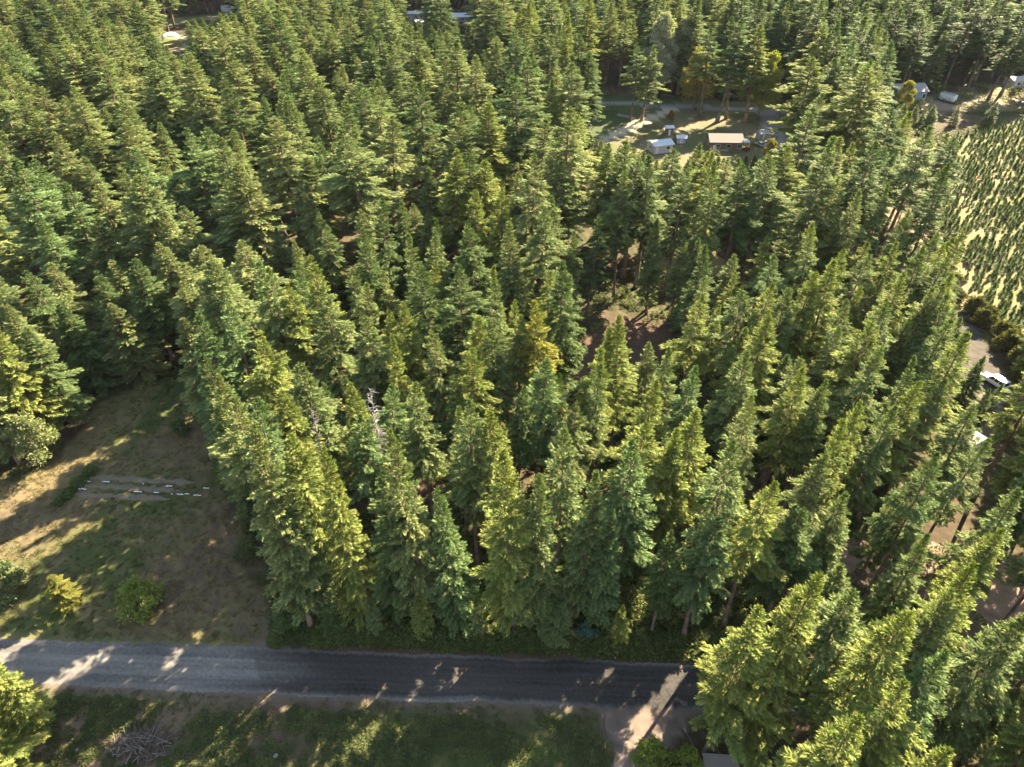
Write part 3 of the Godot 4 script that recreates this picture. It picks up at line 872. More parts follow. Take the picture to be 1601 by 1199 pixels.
func hedge_row(seed_: int, length: float, h: float, wide: float, leaves: int, c0: Color, c1: Color) -> Array:
	var r := RandomNumberGenerator.new()
	r.seed = seed_
	var wood := Shape.new()
	var green := Shape.new()
	for i in 8:
		var x := (i - 3.5) * length / 8.0
		wood.bar(Vector3(x, 0, 0), Vector3(x + r.randf_range(-0.3, 0.3), h * 0.8, r.randf_range(-0.3, 0.3)), 0.05, 0.02, 4, lin(0.1, 0.08, 0.06), lin(0.1, 0.08, 0.06))
	for i in leaves:
		var x := r.randf_range(-0.5, 0.5) * length
		var a := r.randf() * PI
		var k := (0.8 + 0.25 * sin(x * 2.3) + 0.15 * sin(x * 5.1)) * pow(r.randf(), 0.3)
		var p := Vector3(x, sin(a) * h * k, cos(a) * wide * k)
		var q := Vector3(r.randfn(), r.randf() + 0.3, r.randfn()).normalized()
		green.kite(p, q, q.cross(Vector3(r.randfn(), r.randfn(), r.randfn())).normalized(), 0.3, 0.22, c0.lerp(c1, r.randf()), c1)
	return [wood, green]

func build_ground_cover() -> void:
	var m := foliage_mat("grass", Color(1, 1, 1))
	var at := []
	var tints := PackedColorArray()
	var add := func(list: Array, cols: PackedColorArray, x: float, z: float, s: float, sy: float, c: Color) -> void:
		list.push_back(Transform3D(Basis(Vector3.UP, rng.randf() * TAU).scaled(Vector3(s, s * sy, s)), Vector3(x, gh(x, z) - 0.02, z)))
		cols.push_back(c)
	# grass of the clearing and the verges
	for i in 60000:
		var x := rng.randf_range(-96.0, 20.0)
		var z := rng.randf_range(-106.0, -28.0)
		var near := absf(z - road_z(x))
		if near < 3.3 or not (within("meadow", x, z) or within("south_verge", x, z)) or within("driveway", x, z): continue
		if z > -78.5 and z < -71.0 and x > -70.0 and x < -47.0 and rng.randf() < 0.2: continue
		var a := patch.get_noise_2d(x, z)
		var b := tone.get_noise_2d(x * 2.0, z * 2.0)
		if rng.randf() > 0.55 + 0.8 * b: continue
		var south := z > road_z(x)
		var c := lin(0.22, 0.175, 0.085).lerp(lin(0.095, 0.12, 0.038), clampf((0.70 if south else 0.30) + 1.5 * a + rng.randf_range(-0.3, 0.3), 0, 1))
		add.call(at, tints, x, z, rng.randf_range(0.6, 1.25), rng.randf_range(0.5, 1.0), c * rng.randf_range(0.75, 1.15))
	scatter("grass", grass_tuft(9).mesh(m), at, tints, "tufts of dry and green grass in the clearing and beside the road")
	# brambles and weeds
	at = []
	tints = PackedColorArray()
	for i in 9000:
		var x := rng.randf_range(-62.0, 12.0)
		var z := rng.randf_range(-41.0, -26.0)
		if z > road_z(x) and z - road_z(x) < 5.0 + 1.5 * wob.get_noise_2d(x, 5.0): continue
		if not within("south_verge", x, z) or within("driveway", x, z): continue
		if Vector2((x + 41.8) / 4.2, (z + 35.2) / 2.2).length() < 1.0: continue
		if tone.get_noise_2d(x * 1.2 + 50.0, z * 1.2) + rng.randf_range(-0.35, 0.2) < -0.08: continue
		add.call(at, tints, x, z, rng.randf_range(0.45, 1.15), rng.randf_range(0.6, 1.1), lin(0.062, 0.080, 0.034).lerp(lin(0.145, 0.155, 0.055), pow(rng.randf(), 1.5)) * rng.randf_range(0.7, 1.15))
	var clump := leafy_clump(21, 0.55, 0.6, 46, 0.20, Color(0.8, 0.8, 0.8), Color(1.15, 1.15, 1.1))
	scatter("brambles", clump.mesh(m), at, tints, "low brambles and weeds covering the verge in front of the road")
	# undergrowth in and along the wood
	at = []
	tints = PackedColorArray()
	for i in 9000:
		var x := rng.randf_range(-60.0, 62.0)
		var z := -46.0 - pow(rng.randf(), 1.6) * 100.0
		if i % 6 == 0: z = road_z(x) - rng.randf_range(3.6, 6.0)
		if x < -30.5 and z > -100.0: continue
		if absf(z - road_z(x)) < 3.7 or open_ground(x, z): continue
		if within("copse_floor", x, z) and rng.randf() < 0.8: continue
		if z < -60.0 and tone.get_noise_2d(x, z) < 0.0: continue
		var s := rng.randf_range(0.5, 1.35) * (1.0 if z < -50.0 else 0.9)
		add.call(at, tints, x, z, s, rng.randf_range(0.7, 1.2), lin(0.065, 0.088, 0.034).lerp(lin(0.16, 0.175, 0.055), pow(rng.randf(), 1.4)))
	# and round the edges of the clearing
	for i in 1600:
		var x := rng.randf_range(-90.0, -28.0)
		var z := rng.randf_range(-108.0, -48.0)
		if within("meadow", x, z) or not open_ground(x, z, 2.5) or absf(z - road_z(x)) < 5.0: continue
		add.call(at, tints, x, z, rng.randf_range(0.5, 1.2), rng.randf_range(0.7, 1.2), lin(0.065, 0.085, 0.035).lerp(lin(0.13, 0.14, 0.05), rng.randf()))
	# thicket at the far yards and along the plantation
	for i in 1400:
		var x := rng.randf_range(24.0, 215.0)
		var z := rng.randf_range(-300.0, -140.0)
		if within("plantation", x, z) or (within("field", x, z) and rng.randf() < 0.93): continue
		if not open_ground(x, z, 4.0): continue
		add.call(at, tints, x, z, rng.randf_range(0.9, 2.2), rng.randf_range(0.7, 1.3), lin(0.07, 0.085, 0.035).lerp(lin(0.19, 0.19, 0.07), rng.randf()))
	var under := leafy_clump(33, 1.7, 1.3, 150, 0.30, Color(0.75, 0.75, 0.75), Color(1.2, 1.2, 1.1))
	scatter("undergrowth", under.mesh(m), at, tints, "leafy undergrowth under and along the trees")

func build_plantation() -> void:
	var m := foliage_mat("needles", Color(1.65, 1.5, 1.45))
	var kinds := []
	for i in 4: kinds.push_back(sapling(700 + i).mesh(m))
	var list := []
	var dir := Vector2(0.30, -1.0).normalized()
	var side := Vector2(-dir.y, dir.x)
	var from := Vector2(101.0, -100.0)
	for row in 130:
		for k in 130:
			var p := from + dir * (k * 1.9 + rng.randf_range(-0.55, 0.55) - 10.0) + side * ((row - 8) * 2.15 + rng.randf_range(-0.45, 0.45))
			if p.x > 260.0 or p.y > -95.0 or not within("plantation", p.x, p.y): continue
			if not in_frame(p.x, p.y, 2.0, 12.0): continue
			if rng.randf() < 0.07 or patch.get_noise_2d(p.x * 2.0, p.y * 2.0) < -0.38: continue
			list.push_back([p.x, p.y, rng.randf_range(0.6, 1.35), rng.randi() % 4, rng.randf() * TAU, row, k])
	var seen := []
	var rest := []
	for t in list:
		if in_frame(t[0], t[1], 2.0, -2.0): seen.push_back(t)
		else: rest.push_back(t)
	seen.sort_custom(func(a, b): return Vector2(a[0], a[1]).length() < Vector2(b[0], b[1]).length())
	rest.append_array(seen.slice(300))
	seen = seen.slice(0, 300)
	var first: int = seen.reduce(func(n, t): return mini(n, t[5]), 999)
	seen.sort_custom(func(a, b): return a[5] * 1000 + a[6] < b[5] * 1000 + b[6])
	var last := -1
	var nth := 0
	for t in seen:
		nth = nth + 1 if t[5] == last else 0
		last = t[5]
		var o := mesh_node("christmas_tree", kinds[t[3]], null)
		o.position = Vector3(t[0], gh(t[0], t[1]) - 0.05, t[1])
		o.rotation.y = t[4]
		o.scale = Vector3(1.3, 1.0, 1.3) * t[2]
		var n: int = t[5] - first
		tag(o, "small bushy conifer, %s from the near end of the %s plantation row from the broom" % [ORD[mini(nth, 29)] if nth < 30 else "thirty-%s" % ORD[nth - 30], ORD[mini(n, 29)]], "tree", "young conifers in plantation rows")
	var at := []
	var tints := PackedColorArray()
	var grove := Node3D.new()
	grove.name = "tree_plantation"
	add_child(grove)
	tag(grove, "rows of small conifers filling the field at the right", "", "", "stuff")
	for v in 4:
		at = []
		tints = PackedColorArray()
		for t in rest:
			if t[3] != v: continue
			at.push_back(Transform3D(Basis(Vector3.UP, t[4]).scaled(Vector3(1.3, 1.0, 1.3) * t[2]), Vector3(t[0], -0.1, t[1])))
			tints.push_back(Color(1, 1, 1) * rng.randf_range(0.85, 1.2))
		scatter("plantation_conifers", kinds[v], at, tints, "", grove)
	print("plantation ", list.size(), " single ", seen.size())

# ---------------------------------------------------------------- buildings, vehicles, small things

func part_box(called: String, lo: Vector3, hi: Vector3, mat: Material, parent: Node, taper := 0.0) -> MeshInstance3D:
	var s := Shape.new()
	s.box(lo, hi, Color.WHITE, taper)
	return mesh_node(called, s.mesh(), mat, parent)

func window_part(o: Node3D, at: Vector3, w: float, h: float, face: int) -> void:
	# face 0: wall that looks along +z, 1: along -z, 2: along +x, 3: along -x
	var d: Vector3 = [Vector3(0, 0, 1), Vector3(0, 0, -1), Vector3(1, 0, 0), Vector3(-1, 0, 0)][face]
	var u := Vector3(absf(d.z), 0, absf(d.x))
	var f := Shape.new()
	for e in [[-w / 2 - 0.08, -w / 2, -h / 2 - 0.08, h / 2 + 0.08], [w / 2, w / 2 + 0.08, -h / 2 - 0.08, h / 2 + 0.08], [-w / 2, w / 2, h / 2, h / 2 + 0.08], [-w / 2, w / 2, -h / 2 - 0.08, -h / 2]]:
		var a: Vector3 = at + u * e[0] + Vector3(0, e[2], 0) - d * 0.02
		var b: Vector3 = at + u * e[1] + Vector3(0, e[3], 0) + d * 0.06
		f.box(Vector3(minf(a.x, b.x), a.y, minf(a.z, b.z)), Vector3(maxf(a.x, b.x), b.y, maxf(a.z, b.z)))
	var win := mesh_node("window", f.mesh(), mats.trim, o)
	var a2 := at - u * w / 2 - Vector3(0, h / 2, 0) - d * 0.02
	var b2 := at + u * w / 2 + Vector3(0, h / 2, 0) + d * 0.025
	part_box("pane", Vector3(minf(a2.x, b2.x), a2.y, minf(a2.z, b2.z)), Vector3(maxf(a2.x, b2.x), b2.y, maxf(a2.z, b2.z)), mats.glass, win)

# a gabled building: ridge along local x, door on the +z side
func gabled(called: String, label: String, category: String, x: float, z: float, turn: float, w: float, d: float, wall: float, rise: float, wallmat: Material, roofmat: Material, windows := 3, door := true, eave := 0.45, group := "") -> Node3D:
	var o := thing(called, label, category, Vector3(x, 0, z), turn, group)
	var s := Shape.new()
	var hw := w / 2
	var hd := d / 2
	var b := -0.3
	s.quad(Vector3(-hw, b, hd), Vector3(-hw, wall, hd), Vector3(hw, wall, hd), Vector3(hw, b, hd), Color.WHITE)
	s.quad(Vector3(hw, b, -hd), Vector3(hw, wall, -hd), Vector3(-hw, wall, -hd), Vector3(-hw, b, -hd), Color.WHITE)
	for k in [-1.0, 1.0]:
		s.quad(Vector3(k * hw, b, -hd), Vector3(k * hw, wall, -hd), Vector3(k * hw, wall, hd), Vector3(k * hw, b, hd), Color.WHITE)
		s.tri(Vector3(k * hw, wall, -hd), Vector3(k * hw, wall + rise, 0), Vector3(k * hw, wall, hd), Color.WHITE, Color.WHITE, Color.WHITE)
	mesh_node("wall", s.mesh(), wallmat, o)
	var slope := rise / hd
	for k in [-1.0, 1.0]:
		var r := Shape.new()
		var t := 0.14
		var e := Vector3(0, wall - slope * eave, k * (hd + eave))
		var p := Vector3(0, wall + rise, 0)
		var hx := Vector3(hw + eave, 0, 0)
		var up := Vector3(0, t, 0)
		var off := Vector3(0, 0.012 + (0.0 if k > 0 else 0.004), 0)
		for q in [[e + up - hx, p + up - hx, p + up + hx, e + up + hx], [e - hx, e + hx, p + hx, p - hx], [e - hx, e + up - hx, e + up + hx, e + hx], [e - hx, p - hx, p + up - hx, e + up - hx], [e + hx, e + up + hx, p + up + hx, p + hx]]:
			r.quad(q[0] + off, q[1] + off, q[2] + off, q[3] + off, Color.WHITE)
		mesh_node("roof", r.mesh(), roofmat, o)
	for i in windows:
		window_part(o, Vector3(-hw + w * (i + 0.5) / windows + (0.25 * w / windows if door else 0.0), wall * 0.58, hd), minf(1.3, w / windows * 0.45), wall * 0.36, 0)
	if windows:
		window_part(o, Vector3(hw, wall * 0.58, 0), minf(1.2, d * 0.4), wall * 0.36, 2)
		window_part(o, Vector3(-hw, wall * 0.58, 0), minf(1.2, d * 0.4), wall * 0.36, 3)
	if door:
		var dx := -hw + w * (0.14 if windows else 0.5)
		var dr := part_box("door", Vector3(dx - 0.45, 0, hd - 0.02), Vector3(dx + 0.45, minf(2.05, wall * 0.85), hd + 0.05), mats.trim, o)
		part_box("handle", Vector3(dx + 0.3, 0.98, hd + 0.05), Vector3(dx + 0.38, 1.06, hd + 0.11), mats.chrome, dr)
	return o

func vehicle(called: String, label: String, category: String, x: float, z: float, turn: float, length: float, height: float, kind: String, paint: Material) -> Node3D:
	# nose towards local +x
	var o := thing(called, label, category, Vector3(x, gh(x, z), z), turn)
	var l := length / 2
	var w := 0.90
	var deck := height * 0.56
	var s := Shape.new()
	# lower body: side profile swept across, with rounded shoulders
	var prof := [[-l, 0.42], [-l + 0.05, deck * 0.92], [-l + 0.25, deck], [l - 1.05, deck], [l - 0.25, deck * 0.86], [l, deck * 0.66], [l - 0.03, 0.40]]
	if kind == "car": prof[2] = [-l + 0.5, deck]
	var ring := func(zz: float, inset: float) -> Array:
		var out := []
		for p in prof: out.push_back(Vector3(p[0] * (1.0 - inset * 0.04), p[1] - (inset * 0.08 if p[1] > 0.5 else -inset * 0.02), zz))
		return out
	var rings := [ring.call(-w, 1.0), ring.call(-w + 0.12, 0.0), ring.call(w - 0.12, 0.0), ring.call(w, 1.0)]
	for i in 3:
		for j in prof.size():
			var n := (j + 1) % prof.size()
			s.quad(rings[i][j], rings[i][n], rings[i + 1][n], rings[i + 1][j], Color.WHITE)
	for k in [0, 3]:
		for j in range(1, prof.size() - 1):
			s.tri(rings[k][0], rings[k][j], rings[k][j + 1], Color.WHITE, Color.WHITE, Color.WHITE)
	mesh_node("body", s.mesh(), paint, o)
	# cabin
	var back := -l + (0.12 if kind == "van" else 0.75)
	var front := l - (1.35 if kind == "van" else 1.45)
	var c := Shape.new()
	var tb := back + (0.12 if kind == "van" else 0.55)
	var tf := front - 0.62
	var lo := deck - 0.06
	var a := [Vector3(back, lo, -w + 0.06), Vector3(front, lo, -w + 0.06), Vector3(front, lo, w - 0.06), Vector3(back, lo, w - 0.06)]
	var t := [Vector3(tb, height - 0.05, -w + 0.2), Vector3(tf, height - 0.05, -w + 0.2), Vector3(tf, height - 0.05, w - 0.2), Vector3(tb, height - 0.05, w - 0.2)]
	for i in 4:
		var n := (i + 1) % 4
		c.quad(a[i], a[n], t[n], t[i], Color.WHITE)
	mesh_node("cabin", c.mesh(), paint, o)
	var rf := Shape.new()
	rf.box(Vector3(tb - 0.02, height - 0.07, -w + 0.17), Vector3(tf + 0.03, height, w - 0.17), Color.WHITE, 0.05)
	mesh_node("roof", rf.mesh(), paint, o)
	# panes set slightly proud of the cabin
	for i in 4:
		var n := (i + 1) % 4
		var nrm: Vector3 = ((t[i] - a[i]).cross(a[n] - a[i])).normalized()
		var mid: Vector3 = (a[i] + a[n] + t[i] + t[n]) / 4.0
		if nrm.dot(mid - Vector3(mid.x * 0.5, mid.y, 0)) < 0: nrm = -nrm
		var spans := [[0.06, 0.94]] if i % 2 == 1 else [[0.08, 0.34], [0.38, 0.64], [0.68, 0.93]] if kind == "van" else [[0.10, 0.48], [0.52, 0.90]]
		for sp in spans:
			var g := Shape.new()
			var q := []
			for uv in [[sp[0], 0.16], [sp[1], 0.16], [sp[1], 0.9], [sp[0], 0.9]]:
				var e0: Vector3 = a[i].lerp(a[n], uv[0])
				var e1: Vector3 = t[i].lerp(t[n], uv[0])
				q.push_back(e0.lerp(e1, uv[1]))
			for h in 4:
				var hn := (h + 1) % 4
				g.quad(q[h], q[hn], q[hn] + nrm * 0.015, q[h] + nrm * 0.015, Color.WHITE)
			g.quad(q[0] + nrm * 0.015, q[1] + nrm * 0.015, q[2] + nrm * 0.015, q[3] + nrm * 0.015, Color.WHITE)
			mesh_node("window" if i % 2 == 0 else "windscreen" if i == 1 else "rear_window", g.mesh(), mats.glass, o)
	for sx in [-1.0, 1.0]:
		for sz in [-1.0, 1.0]:
			var wc := Vector3(sx * (l - 0.85), 0.33, sz * (w - 0.10))
			var ty := Shape.new()
			ty.bar(wc - Vector3(0, 0, 0.11), wc + Vector3(0, 0, 0.11), 0.33, 0.33, 16, Color.WHITE, Color.WHITE)
			for k in 16:
				var p0 := Vector3(cos(TAU * k / 16.0), sin(TAU * k / 16.0), 0) * 0.33
				var p1 := Vector3(cos(TAU * (k + 1) / 16.0), sin(TAU * (k + 1) / 16.0), 0) * 0.33
				ty.tri(wc + Vector3(0, 0, 0.11 * sz), wc + Vector3(0, 0, 0.11 * sz) + p0, wc + Vector3(0, 0, 0.11 * sz) + p1, Color.WHITE, Color.WHITE, Color.WHITE)
			var wheel := Node3D.new()
			wheel.name = "wheel"
			o.add_child(wheel, true)
			mesh_node("tyre", ty.mesh(), mats.rubber, wheel)
			var rim := Shape.new()
			rim.bar(wc + Vector3(0, 0, 0.10 * sz), wc + Vector3(0, 0, 0.128 * sz), 0.21, 0.17, 12, Color.WHITE, Color.WHITE)
			for k in 12:
				var p0 := Vector3(cos(TAU * k / 12.0), sin(TAU * k / 12.0), 0) * 0.17
				var p1 := Vector3(cos(TAU * (k + 1) / 12.0), sin(TAU * (k + 1) / 12.0), 0) * 0.17
				rim.tri(wc + Vector3(0, 0, 0.128 * sz), wc + Vector3(0, 0, 0.128 * sz) + p0, wc + Vector3(0, 0, 0.128 * sz) + p1, Color.WHITE, Color.WHITE, Color.WHITE)
			mesh_node("rim", rim.mesh(), mats.chrome, wheel)
	for sz in [-1.0, 1.0]:
		part_box("headlight", Vector3(l - 0.16, deck * 0.66, sz * 0.62 - 0.18), Vector3(l + 0.012, deck * 0.80, sz * 0.62 + 0.18), mats.chrome, o)
		part_box("tail_light", Vector3(-l - 0.012, deck * 0.66, sz * 0.72 - 0.10), Vector3(-l + 0.06, deck * 0.90, sz * 0.72 + 0.10), mats.red, o)
	part_box("bumper", Vector3(-l - 0.07, 0.38, -w + 0.06), Vector3(-l + 0.1, 0.56, w - 0.06), mats.dark, o)
	part_box("bumper", Vector3(l - 0.1, 0.34, -w + 0.08), Vector3(l + 0.05, 0.52, w - 0.08), mats.dark, o)
	return o

func carport(label: String, x: float, z: float, turn: float, w: float, d: float, h: float) -> void:
	# a pale arched shelter, open at the front (+z)
	var o := thing("arched_shelter", label, "shelter", Vector3(x, 0, z), turn, "arched shelters at the top left")
	var s := Shape.new()
	var n := 14
	for i in n:
		var p := PI * i / n
		var q := PI * (i + 1) / n
		for off in [0.0, 0.06]:
			var a := Vector3(-cos(p) * (w / 2 + off), sin(p) * (h * 0.45 + off) + h * 0.55, 0)
			var b := Vector3(-cos(q) * (w / 2 + off), sin(q) * (h * 0.45 + off) + h * 0.55, 0)
			s.quad(a + Vector3(0, 0, -d / 2), b + Vector3(0, 0, -d / 2), b + Vector3(0, 0, d / 2), a + Vector3(0, 0, d / 2), Color.WHITE)
	mesh_node("cover", s.mesh(), mats.white_sheet, o)
	for k in [-1.0, 1.0]:
		part_box("side_wall", Vector3(k * w / 2 - 0.03, 0, -d / 2), Vector3(k * w / 2 + 0.03, h * 0.55, d / 2), mats.white_sheet, o)
	for k in [-1.0, 0.0, 1.0]:
		for i in n:
			var p := PI * i / n
			var q := PI * (i + 1) / n
			if i == 0:
				var rb := Shape.new()
				for j in n:
					var pp := PI * j / n
					var qq := PI * (j + 1) / n
					rb.bar(Vector3(-cos(pp) * (w / 2 - 0.06), sin(pp) * (h * 0.45 - 0.06) + h * 0.55, k * (d / 2 - 0.1)), Vector3(-cos(qq) * (w / 2 - 0.06), sin(qq) * (h * 0.45 - 0.06) + h * 0.55, k * (d / 2 - 0.1)), 0.05, 0.05, 4, Color.WHITE, Color.WHITE)
				mesh_node("rib", rb.mesh(), mats.chrome, o)

func trailer(label: String, x: float, z: float, turn: float, l: float, w: float, h: float) -> void:
	var o := thing("camping_trailer", label, "trailer", Vector3(x, 0, z), turn)
	part_box("body", Vector3(-l / 2, 0.6, -w / 2), Vector3(l / 2, h, w / 2), mats.white, o, 0.12)
	part_box("roof", Vector3(-l / 2 + 0.1, h, -w / 2 + 0.1), Vector3(l / 2 - 0.1, h + 0.12, w / 2 - 0.1), mats.grey_roof, o)
	for k in [-1.2, 1.0]: window_part(o, Vector3(k, h * 0.62, w / 2 - 0.06), 0.9, 0.6, 0)
	part_box("door", Vector3(l * 0.32, 0.65, w / 2 - 0.1), Vector3(l * 0.32 + 0.65, h * 0.85, w / 2 + 0.03), mats.trim, o)
	for k in [-1.0, 1.0]:
		var ty := Shape.new()
		ty.bar(Vector3(0.2, 0.35, k * w / 2 - 0.12), Vector3(0.2, 0.35, k * w / 2 + 0.05), 0.35, 0.35, 12, Color.WHITE, Color.WHITE)
		mesh_node("wheel", ty.mesh(), mats.rubber, o)
	var hitch := Shape.new()
	hitch.bar(Vector3(-l / 2, 0.55, 0.5), Vector3(-l / 2 - 1.1, 0.5, 0), 0.05, 0.05, 4, Color.WHITE, Color.WHITE)
	hitch.bar(Vector3(-l / 2, 0.55, -0.5), Vector3(-l / 2 - 1.1, 0.5, 0), 0.05, 0.05, 4, Color.WHITE, Color.WHITE)
	mesh_node("drawbar", hitch.mesh(), mats.dark, o)

func build_materials() -> void:
	var g := grain_texture(61, 0.05, 0.72, 1.0, 256)
	mats.trim = plain("white_trim", lin(0.72, 0.70, 0.66), 0.6)
	mats.glass = plain("dark_glass", lin(0.03, 0.035, 0.04), 0.08, 0.0, 0.6)
	mats.chrome = plain("bare_metal", lin(0.55, 0.55, 0.56), 0.3, 0.85)
	mats.rubber = plain("rubber", lin(0.03, 0.03, 0.03), 0.9)
	mats.red = plain("red_plastic", lin(0.40, 0.03, 0.03), 0.4)
	mats.dark = plain("dark_plastic", lin(0.05, 0.05, 0.055), 0.6)
	mats.white = grained("white_metal", lin(0.74, 0.74, 0.73), g, 0.4, 0.45)
	mats.white_paint = plain("white_car_paint", lin(0.78, 0.78, 0.77), 0.25)
	mats.silver_paint = plain("silver_car_paint", lin(0.52, 0.55, 0.57), 0.28, 0.3)
	mats.blue_paint = plain("dark_car_paint", lin(0.02, 0.025, 0.05), 0.25)
	mats.white_sheet = grained("white_sheet", lin(0.80, 0.80, 0.80), g, 0.3, 0.6)
	mats.brown_wall = grained("brown_siding", lin(0.20, 0.13, 0.085), g, 0.6)
	mats.grey_wall = grained("grey_siding", lin(0.34, 0.35, 0.36), g, 0.6)
	mats.blue_wall = grained("blue_siding", lin(0.20, 0.25, 0.31), g, 0.6)
	mats.pale_wall = grained("pale_siding", lin(0.58, 0.56, 0.53), g, 0.6)
	mats.tan_roof = grained("tan_shingles", lin(0.175, 0.148, 0.125), g, 0.9)
	mats.grey_roof = grained("grey_shingles", lin(0.26, 0.26, 0.265), g, 0.9)
	mats.pale_roof = grained("pale_metal_roof", lin(0.50, 0.53, 0.58), g, 0.5, 0.5)
	mats.wood = grained("weathered_wood", lin(0.27, 0.24, 0.21), g, 1.3)
	mats.stick = grained("bleached_stick", lin(0.24, 0.205, 0.18), g, 2.0)
	mats.stick_brown = grained("brown_stick", lin(0.105, 0.078, 0.06), g, 2.0)
	mats.plastic_strip = plain("white_plastic", lin(0.78, 0.77, 0.78), 0.5)
	mats.soil = grained("bed_soil", lin(0.150, 0.122, 0.084), g, 0.8, 0.95)
	mats.log = grained("brown_log", lin(0.22, 0.12, 0.07), g, 1.5)

func build_garden() -> void:
	# four beds with torn white plastic between them
	var d := Vector2(18.6, 1.35).normalized()
	var rows := [[-68.2, -77.9, 15.0, "back"], [-68.6, -76.0, 20.0, "second"], [-68.9, -74.4, 20.0, "third"], [-69.3, -72.4, 17.0, "front"]]
	for i in 3:
		var s := Shape.new()
		var n := 40
		var x0: float = rows[i][0]
		var z0: float = (rows[i][1] + rows[i + 1][1]) / 2.0
		for k in n:
			for e in 4:
				var q := []
				for c in [[0, 0], [0, 1], [1, 1], [1, 0]]:
					var u: float = 18.0 * (k + c[0]) / n
					var vv: float = -0.62 + 1.24 * (e + c[1]) / 4.0
					var v: float = vv * (1.0 + 0.7 * tone.get_noise_2d(u * 2.5, i * 50.0 + signf(vv) * 20.0) + 0.5 * fine.get_noise_2d(u * 1.5, i * 30.0 + signf(vv) * 9.0)) * smoothstep(-0.6, 1.4, u) * smoothstep(18.4, 15.0, u + i)
					q.push_back(Vector3(x0 + d.x * u - d.y * v, 0.10 * (1.0 - vv * vv * 2.7) + gh(x0 + u, z0) + 0.09 * fine.get_noise_2d(u * 3.0, v * 6.0 + i * 9.0), z0 + d.y * u + d.x * v))
				s.quad(q[0], q[3], q[2], q[1], Color.WHITE)
		var o := structure("garden_bed", s.mesh(), mats.soil, "raised strip of brown soil in the old garden")
		o.name = ["garden_bed", "garden_bed_001", "garden_bed_002"][i]
	for i in rows.size():
		var o := thing("plastic_strip", "torn white plastic edging strip, %s of the four garden rows" % rows[i][3], "plastic strip", Vector3(rows[i][0], 0.02, rows[i][1]), -atan2(d.y, d.x), "torn plastic strips of the garden beds")
		var u := rng.randf_range(0.0, 1.0)
		while u < rows[i][2]:
			var long: float = rng.randf_range(0.25, 1.5) * (2.2 if i == 2 and u < 8.0 else 1.0)
			if rng.randf() < [0.26, 0.46, 0.50, 0.10][i]:
				var s := Shape.new()
				var n := 5
				var z0 := rng.randf_range(-0.12, 0.12)
				for k in n:
					var w0 := 0.01 + 0.09 * absf(fine.get_noise_2d(u + k, i * 7.0)) + 0.04
					var a := Vector3(u + long * k / n, 0.14 + 0.04 * sin(u * 7.0 + k * 2.0), z0 + 0.05 * sin(k * 2.1 + u))
					var b := Vector3(u + long * (k + 1) / n, 0.14 + 0.04 * sin(u * 7.0 + (k + 1) * 2.0), z0 + 0.05 * sin((k + 1) * 2.1 + u))
					s.quad(a + Vector3(0, 0, -w0), b + Vector3(0, 0.03, -w0), b + Vector3(0, 0, w0), a + Vector3(0, -0.02, w0), Color.WHITE)
				mesh_node("scrap", s.mesh(), mats.plastic_strip, o)
			u += long + rng.randf_range(0.1, 0.8)

func build_brush_pile() -> void:
	var o := thing("brush_pile", "heap of bleached cut branches on the near verge at the bottom left", "brush pile", Vector3(-41.8, gh(-41.8, -35.2), -35.2))
	var shapes := []
	for i in 6:
		var s := Shape.new()
		var l := 1.0 + 0.35 * i
		var p := Vector3(-l / 2, 0, 0)
		for k in 4:
			var q := Vector3(-l / 2 + l * (k + 1) / 4.0, rng.randf_range(-0.07, 0.07), rng.randf_range(-0.07, 0.07))
			s.bar(p, q, 0.048 - 0.008 * k, 0.042 - 0.008 * k, 5, Color.WHITE, Color.WHITE)
			p = q
		shapes.push_back(s.mesh())
	for i in 260:
		var a := rng.randf() * TAU
		var r := sqrt(rng.randf())
		var x := cos(a) * r * 3.6
		var z := sin(a) * r * 1.75
		var y := (1.0 - r * r) * 0.95 * rng.randf_range(0.5, 1.0) + 0.08
		var s := mesh_node("stick", shapes[rng.randi() % 6], mats.stick if rng.randf() < 0.35 else mats.stick_brown, o)
		s.position = Vector3(x, y, z)
		s.rotation = Vector3(rng.randf_range(-0.3, 0.3), rng.randf_range(0.0, PI), rng.randf_range(-0.5, 0.5))
	var tw := Shape.new()
	for i in 500:
		var a := rng.randf() * TAU
		var r := sqrt(rng.randf())
		var p := Vector3(cos(a) * r * 3.8, (1.0 - r * r) * 0.8 * rng.randf() + 0.05, sin(a) * r * 1.9)
		var q := p + Vector3(rng.randfn(), rng.randf_range(-0.2, 0.5), rng.randfn()).normalized() * rng.randf_range(0.3, 0.9)
		tw.bar(p, q, 0.018, 0.008, 3, Color.WHITE, Color.WHITE)
	tag(mesh_node("twigs", tw.mesh(), mats.stick_brown, o), "", "", "", "stuff")

